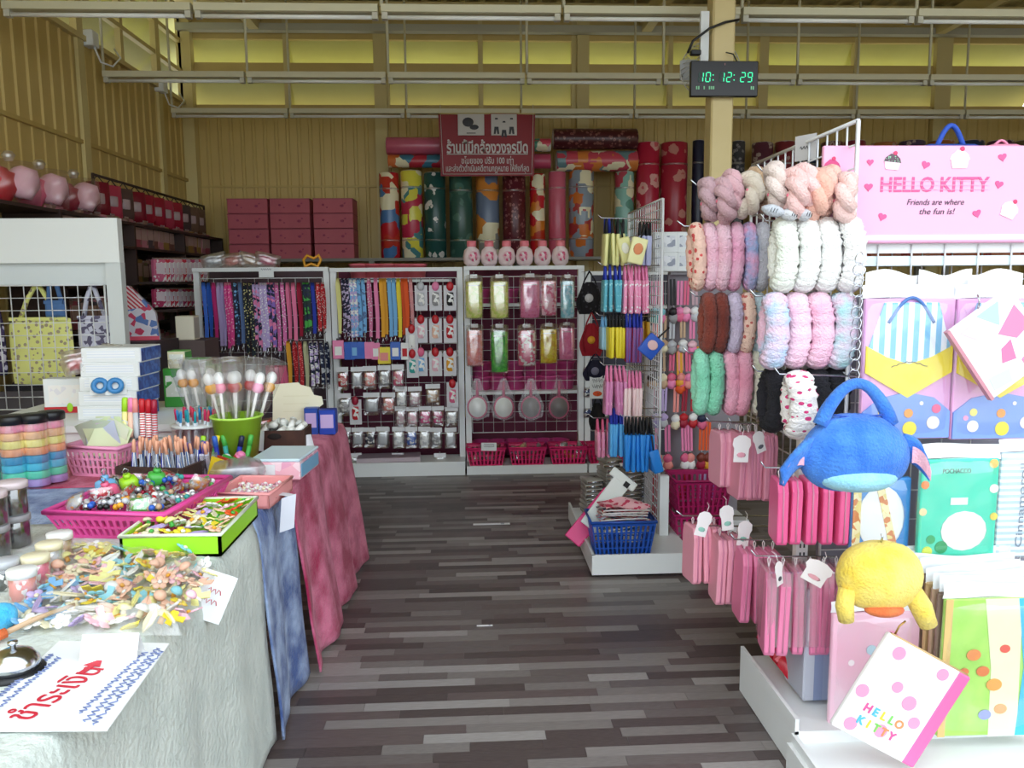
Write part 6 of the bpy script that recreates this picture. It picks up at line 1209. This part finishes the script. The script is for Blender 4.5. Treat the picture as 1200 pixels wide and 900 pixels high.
for i, (px0, px1) in enumerate(((1013, 1109), (1121, 1218))):
    o, w_, h_ = pb('drawstring_pack', ('pastel drawstring backpack with yellow flap in clear wrap' if i == 0 else 'pastel drawstring backpack mostly behind the white pink-patched pouch'), px0, 350, px1, 513, YF_, mt('#d79fda', .5, 'grime', '#efb4d4', 3.))
    y = -.0125
    B().poly([(-w_ * .47, h_ * .12), (-w_ * .3, h_ * .47), (w_ * .3, h_ * .47), (w_ * .47, h_ * .12), (w_ * .2, h_ * .02), (-w_ * .2, h_ * .02)], .006, T=TR(0, y, 0)).obj('gathered_top', mt('#eef4fa', .5, 'stripe', '#7fc0e4', 9., 'X'), o)
    B().poly([(-w_ * .48, h_ * .17), (-w_ * .25, h_ * .09), (0, h_ * .04), (w_ * .25, h_ * .09), (w_ * .48, h_ * .17), (w_ * .48, -h_ * .02), (0, -h_ * .2), (-w_ * .48, -h_ * .02)], .008, T=TR(0, y, 0)).obj('yellow_flap', mt('#f4e04c', .5), o)
    B().poly([(-w_ * .49, -h_ * .49), (w_ * .49, -h_ * .49), (w_ * .49, -h_ * .3), (w_ * .3, -h_ * .2), (0, -h_ * .16), (-w_ * .3, -h_ * .2), (-w_ * .49, -h_ * .3)], .006, T=TR(0, y, 0)).obj('blue_lower_panel', mt('#7f9fe4', .5), o)
    B().tube([(-.07 + .14 * u, y - .004, h_ * .33 + .075 * math.sin(math.pi * u)) for u in [q / 14 for q in range(15)]], .005, 6).obj('blue_cord', mt('#4f78b8', .5), o)
    for q, (xx, zz, c, r) in enumerate(((-.28, -.3, '#f2e27a', .012), (-.28, -.4, '#fdf6f0', .018), (.02, -.31, '#f2a04c', .014), (.04, -.42, '#f4e24c', .022), (.33, -.28, '#ea5a8c', .014), (.3, -.38, '#f4e8dc', .02), (-.36, -.34, '#f4a0c8', .008), (.16, -.24, '#f8f0f8', .006))): dot(o, xx * w_, zz * h_, r, mt(c, .5), y - .004, 'printed_spot')
    B().tube([(-w_ * .2 + w_ * .4 * q / 14, y - .006, h_ * .02 + h_ * .035 * math.sin(math.pi * q / 14) + .002 * math.sin(q * 2.4)) for q in range(15)], .0014, 4).obj('small_script', mt('#7a6a4a', .5), o)
    film(o, w_, h_, .05)
WF = mt('#f6f8f8', .3, 'grime', '#ffffff', 12.)
o = thing('white_film_header', 'row of glossy white bag tops above the backpacks', 'bag top', P(1108, 332, Y=2.4)); kk = mpp(o.location)
for i in range(3): B().sheet(lambda u, v, i=i: ((-100 + i * 62 + 72 * u) * kk, -.02 + i * .012 - .02 * math.sin(u * 4 + i), (-.5 + v) * 26 * kk + .01 * math.sin(u * 6 + i * 2)), 12, 4).obj('film_top', WF, o)
# tilted white and pink pouch
p = P(1172, 402, Y=2.27); k = mpp(p); o = thing('patched_pouch', 'white zip pouch with pink and aqua patches hung by a corner', 'pouch', p, (0, rad(-36), 0)); W_ = 88 * k; H_ = 100 * k
B().rbox((0, 0, 0), (W_, .018, H_), .006, seg=2).obj('pouch_body', mt('#fbeff0', .5), o); B().box((-W_ * .5 - .001, 0, 0), (.01, .02, H_)).obj('zip_side', mt('#c98a98', .5), o)
for pts, c in ((((-.1, .45), (.25, .45), (.1, .2)), '#b4dfe8'), (((.02, .12), (.4, .3), (.45, 0), (.2, -.05)), '#f088b0'), (((-.42, .05), (-.1, .1), (-.2, -.2), (-.42, -.15)), '#f8dfe0'), (((-.05, -.05), (.12, -.02), (.05, -.25), (-.14, -.2)), '#f07ca8'), (((.1, -.3), (.4, -.2), (.42, -.45), (.1, -.45)), '#f28cb4'), (((-.4, -.25), (-.1, -.3), (-.15, -.45), (-.42, -.42)), '#cdeaf0'), (((-.4, .4), (-.2, .42), (-.25, .2)), '#f4c8d4')): B().poly([(a * W_, b_ * H_) for a, b_ in pts][::-1], .002, T=TR(0, -.0095, 0)).obj('coloured_patch', mt(c, .5), o)
B().tube([(0, 0, H_ / 2), (.01, -.01, H_ / 2 + .02), (.02, 0, H_ / 2 + .035)], .003, 5).obj('hang_ring', CHROME, o)
# second row of bags
o, w_, h_ = pb('blue_white_bag', 'bright blue bag with white rounded panel and cream strips', 998, 560, 1062, 652, 2.38, mt('#3f8fd8', .45)); 
B().ball((0, -.0105, .0), (w_ * .4, .003, h_ * .4), nu=20, nv=10).obj('white_panel', mt('#eff2f4', .5), o)
for x, t in ((-.42, 0), (.1, .25)): B().box((0, 0, 0), (w_ * .13, .003, h_ * .98), T=TR(x * w_, -.0135, 0) @ RY(-t)).obj('cream_strip', mt('#efe6b8', .5, 'fleck', '#e8d890', 60., '#d88a58'), o)
film(o, w_, h_, .04, head=0)
o, w_, h_ = pb('turquoise_bag', 'turquoise flat bag with small dark lettering and fruit dots', 1079, 538, 1162, 652, 2.34, mt('#4fd6b6', .45)); y = -.011
text('POCHACCO', .02, mt('#1f3c38', .5), o, TR(-w_ * .05, y, h_ * .38) @ UPR, width=w_ * .36)
for xx, zz, r, c in ((.42, .45, .014, '#f2c070'), (.44, .2, .014, '#f0f0e4'), (-.45, .25, .013, '#e88a50'), (-.46, -.02, .012, '#f0d0a0'), (.46, -.08, .012, '#e8d060'), (-.38, -.42, .016, '#d8e050'), (-.2, -.38, .02, '#2f9c60'), (-.34, -.3, .014, '#3aa868')): dot(o, xx * w_, zz * h_, r, mt(c, .5), y)
B().box((0, y, h_ * .08), (w_ * .22, .002, h_ * .07)).obj('price_sticker', WHITE, o)
B().ball((0.02, y, -h_ * .22), (w_ * .3, .002, h_ * .2), nu=20, nv=8).obj('white_oval_patch', mt('#f4f4f2', .5), o)
film(o, w_, h_, .04, head=.045)
o, w_, h_ = pb('striped_bag', 'pale blue and white striped flat bag with vertical lettering', 1172, 530, 1256, 650, 2.35, mt('#f2f4f6', .45, 'stripe', '#bcd2e0', 16., 'Z'))
text('Cinnamoroll', .03, mt('#8090a0', .5), o, TR(-w_ * .22, -.0115, 0) @ UPR @ RZ(rad(90)), width=h_ * .8); film(o, w_, h_, .04, head=.04)
# third row: stack of bright picture bags
for i in range(7, -1, -1):
    x, z, w_, h_ = R_(1106, 702, 1215, 858, 2.2)
    o = thing('picture_bag', ('flat bag printed green, cream and sky blue, foremost of the stack' if i == 0 else 'flat clear-topped bag in the stack behind the green and blue one'), 'bag', (x - i * .0045, 2.2 + i * .024, z + i * .009), (0, rn(-.01, .01), 0), None if i == 0 else 'stacked picture bags')
    if i == 0:
        B().rbox((0, 0, 0), (w_, .016, h_), .004).obj('printed_face', mt('#9cd45c', .45, 'grime', '#b8e070', 12.), o)
        B().box((-w_ * .46, -.0085, 0), (w_ * .07, .002, h_)).obj('amber_edge', mt('#d8b878', .5), o)
        B().poly([(0, -h_ * .5), (w_ * .28, -h_ * .5), (w_ * .24, h_ * .5), (-w_ * .12, h_ * .5), (-w_ * .02, 0)], .002, T=TR(0, -.009, 0)).obj('cream_band', mt('#e4ecc0', .5), o)
        B().poly([(w_ * .26, -h_ * .5), (w_ * .5, -h_ * .5), (w_ * .5, h_ * .5), (w_ * .2, h_ * .5), (w_ * .3, 0)], .002, T=TR(0, -.0095, 0)).obj('sky_blue_band', mt('#48b8e8', .5), o)
        for xx, zz, r, c in ((-.2, .1, .022, '#e08a4c'), (-.1, -.02, .02, '#d87840'), (.02, -.12, .024, '#e8a04c'), (-.28, -.02, .014, '#d87840'), (.1, .14, .016, '#e05c4c'), (-.05, -.34, .02, '#8c94c8'), (.1, -.3, .02, '#e0a068')): dot(o, xx * w_, zz * h_, r, mt(c, .5), -.0105, 'printed_blot', .8)
        text('Winnie the Pooh', .026, mt('#3a6a9c', .5), o, TR(w_ * .38, -.0112, -.02) @ UPR @ RZ(rad(-90)), width=h_ * .6)
        film(o, w_, h_, .03, .012, .045, mt('#e6eaee', .2, 'grime', '#ffffff', 12.))
    else:
        B().rbox((0, 0, 0), (w_, .014, h_), .004).obj('printed_face', mt(['#c8a878', '#8a7468', '#b89a80'][i % 3], .45), o)
        B().sheet(lambda u, v, i=i: ((u - .5) * w_, -.008 * math.sin(u * 8 + i), h_ / 2 + v * .05 + .007 * math.sin(u * 4 + i * 1.7)), 12, 3).obj('header_film', mt('#e6eaee', .2, 'grime', '#ffffff', 12.), o)
# pale pink folder bags on the base
o, w_, h_ = pb('pale_pink_bag', 'pale pink flat bag with soft blue and rose spots standing on the base', 975, 718, 1082, 856, 2.3, mt('#f6bcd4', .45, 'grime', '#f2d4e4', 4.))
for xx, zz, r, c in ((-.1, .2, .016, '#bfe0ee'), (-.3, .1, .01, '#fdf4f8'), (-.3, -.3, .02, '#70b8dc'), (-.05, -.05, .028, '#ee90b8'), (.1, .3, .02, '#f29ac4')): dot(o, xx * w_, zz * h_, r, mt(c, .5), -.011)
film(o, w_, h_, .03, .01, .035)
for i, (px0, px1, c, nm) in enumerate(((943, 952, '#7f8cac', 'slate blue'), (953, 961, '#8c98b4', 'grey blue'), (962, 968, '#e8c8cc', 'shell pink'), (969, 973, '#c86080', 'rose'), (933, 942, '#b8bcc8', 'silver grey'))):
    x, z, w_, h_ = R_(px0, 742, px1, 858, 2.46); o = B().rbox((0, 0, 0), (w_, .16, h_ + .03), .005).obj('folder', mt(c, .4)); o.location = (x, 2.47, .152 + (h_ + .03) / 2); B().box((0, -.081, h_ * .2), (w_ * .6, .002, h_ * .3)).obj('spine_label', mt('#e4e4ea', .5), o); tag(o, '%s folder standing spine out on the gondola base' % nm, 'folder')
for i in range(5):
    p = P(893 + i * 6, 778 + i * 6, Y=2.78 - i * .05); o = thing('red_sachet', 'glossy red plastic packet slumped on the gondola base', 'packet', (p.x + .02, 2.7 - i * .045, .2), (rad(-30), rad(-35), 0), 'red packets on the base'); puff(.09, .12, .02, 'packet_body', mt('#c01c30', .25), o, n=6, wr=.004); B().box((0, 0, .055), (.08, .004, .012)).obj('sealed_edge', mt('#e04858', .3), o)
# ================================================================ PLUSH BAGS AND THE SPOTTED POUCH
BLU = mt('#2f74d8', .95, 'plush', '#4a8ee6', 14., bump=.8, bs=130.); BLD = mt('#1f4cae', .95, 'plush', '#2858b8', 14., bump=.8, bs=130.); LBL = mt('#8fd0ea', .95, 'plush', '#a4dcf0', 14., bump=.6, bs=130.); PKF = mt('#eeb0c4', .95, 'plush', '#f4c2d2', 14., bump=.6, bs=130.)
p = P(1001, 530, Y=2.16); k = mpp(p); o = thing('blue_plush_bag', 'bright blue fluffy handbag with looped handle and pink-lined side flaps', 'bag', p)
def egg(u, v):
    a = 2 * math.pi * u; b = math.pi * v; zz = math.cos(b); rr = math.sin(b) ** .8
    return (rr * math.cos(a) * 64 * k * (1 + .12 * (-zz)), rr * math.sin(a) * .085, zz * 46 * k + .004 * noise.noise((u * 9, v * 9, 1)))
B().sheet(egg, 40, 22).obj('plush_body', BLU, o)
B().ball((0, -.012, -27 * k), (48 * k, .082, 18 * k), nu=28, nv=14).obj('pale_underside', LBL, o)
B().tube([((-44 + 84 * u) * k, -.01, (34 + 48 * math.sin(math.pi * u) ** .8) * k) for u in [i / 20 for i in range(21)]], lambda u: .021 - .006 * math.sin(math.pi * u), 12).obj('looped_handle', BLU, o)
B().tube([((-30 + 60 * u) * k, -.02, (46 - 3 * math.sin(math.pi * u)) * k) for u in [i / 8 for i in range(9)]], .003, 6).obj('zip', BLD, o)
for s in (-1, 1):
    f = B().sheet(lambda u, v: (s * (56 + 34 * u) * k, -.01 - .03 * math.sin(math.pi * u) * (v - .5), (4 - 30 * u * u + (v - .5) * (34 - 14 * u)) * k), 10, 8).obj('side_flap', BLU, o); md = f.modifiers.new('thick', 'SOLIDIFY'); md.thickness = .018
    B().sheet(lambda u, v: (s * (64 + 24 * u) * k, -.026 - .02 * math.sin(math.pi * u) * (v - .5), (-2 - 26 * u * u + (v - .5) * (20 - 8 * u)) * k), 8, 6).obj('flap_lining', PKF, f)
YEL = mt('#f4d24a', .95, 'plush', '#f8e27c', 9., bump=.7, bs=130.)
p = P(1030, 680, Y=2.14); k = mpp(p); o = thing('yellow_plush_purse', 'yellow fluffy plush purse with two dangling legs and orange base', 'purse', p)
def dome(u, v):
    a = 2 * math.pi * u; b = math.pi * v; zz = math.cos(b); rr = math.sin(b) ** .75
    return (rr * math.cos(a) * 50 * k, rr * math.sin(a) * .085, (zz * 40 + 6) * k + .003 * noise.noise((u * 9, v * 9, 2)))
B().sheet(dome, 36, 20).obj('plush_body', YEL, o)
B().tube([(-44 * k, -.03, -4 * k), (-47 * k, -.035, -24 * k), (-44 * k, -.035, -42 * k)], lambda u: (9.5 + 2 * u - 3 * max(0, u - .85) * 6) * k, 12).obj('leg', YEL, o)
B().tube([(34 * k, -.03, -10 * k), (44 * k, -.035, -28 * k), (54 * k, -.035, -50 * k)], lambda u: (11 + 3 * u - 4 * max(0, u - .85) * 6) * k, 12).obj('leg', YEL, o)
B().ball((-2 * k, -.045, -28 * k), (23 * k, .035, 8 * k), nu=20, nv=10).obj('orange_base', mt('#d8622c', .9, 'plush', '#e07a40', 14., bump=.5), o)
B().tube([(0, 0, 46 * k), (.004, 0, 52 * k), (0, 0, 56 * k)], .003, 5).obj('hang_loop', CHROME, o)
p = P(1054, 820, Y=2.1); k = mpp(p); o = thing('spotted_pouch', 'white zip pouch with pink spots, magenta side and coloured lettering', 'pouch', p, (0, rad(30), 0)); W_, H_ = 116 * k, 128 * k
B().rbox((0, 0, 0), (W_, .02, H_), .006, seg=2).obj('pouch_body', mt('#f9f6f4', .45), o); B().rbox((W_ * .43, -.001, 0), (W_ * .15, .0215, H_), .006, seg=2).obj('magenta_side', mt('#ee6aa4', .45), o)
for xx, zz, r in ((-.3, .38, .02), (-.42, -.08, .02), (.22, .4, .018), (-.34, -.4, .02), (-.02, -.33, .02), (.08, .02, .022), (.24, -.12, .018), (-.12, .1, .017)): dot(o, xx * W_, zz * H_, r, mt('#f49abc', .5), -.0105)
for wd, zz in (('HELLO', -.2), ('KITTY', -.33)):
    for i, ch_ in enumerate(wd): text(ch_, .034, mt(['#e85a98', '#58b8e0', '#f2d040', '#7cc860', '#f0905c'][(i + (wd == 'KITTY')) % 5], .5), o, TR((-.34 + i * .095) * W_ + .02, -.0125, zz * H_) @ UPR, name='letter', off=.0012)
for i in range(3): B().tube([((-.1 + .4 * q / 12) * W_, -.011, (-.42 - i * .022) * H_ + .0015 * math.sin(q * 2.3 + i)) for q in range(13)], .0007, 4).obj('fine_print', mt('#c8b8c0', .5), o)
B().tube([(-W_ * .47, -.004, H_ * .5), (W_ * .47, -.004, H_ * .5)], .004, 6).obj('zip', mt('#c8a878', .4), o); B().tube([(-W_ * .42, 0, H_ * .5), (-W_ * .44, -.005, H_ * .5 + .03), (-W_ * .4, 0, H_ * .5 + .05)], .003, 5).obj('hang_ring', mt('#c8a060', .3, metal=1.), o)
# floor scraps
for px, py, w_, h_, lb in ((576, 614, .23, .03, 'long thin white paper strip on the aisle floor'), (568, 733, .07, .012, 'tiny white paper scrap on the aisle floor')):
    p = P(px, py, Z=.004); o = B().box((0, 0, 0), (w_, h_, .002)).obj('paper_scrap', mt('#e8e8ea', .5)); o.location = p; B().box((w_ * .3, 0, .0012), (w_ * .1, h_ * .9, .0006)).obj('paper_mark', mt('#b0b4bc', .5), o); tag(o, lb, 'paper')
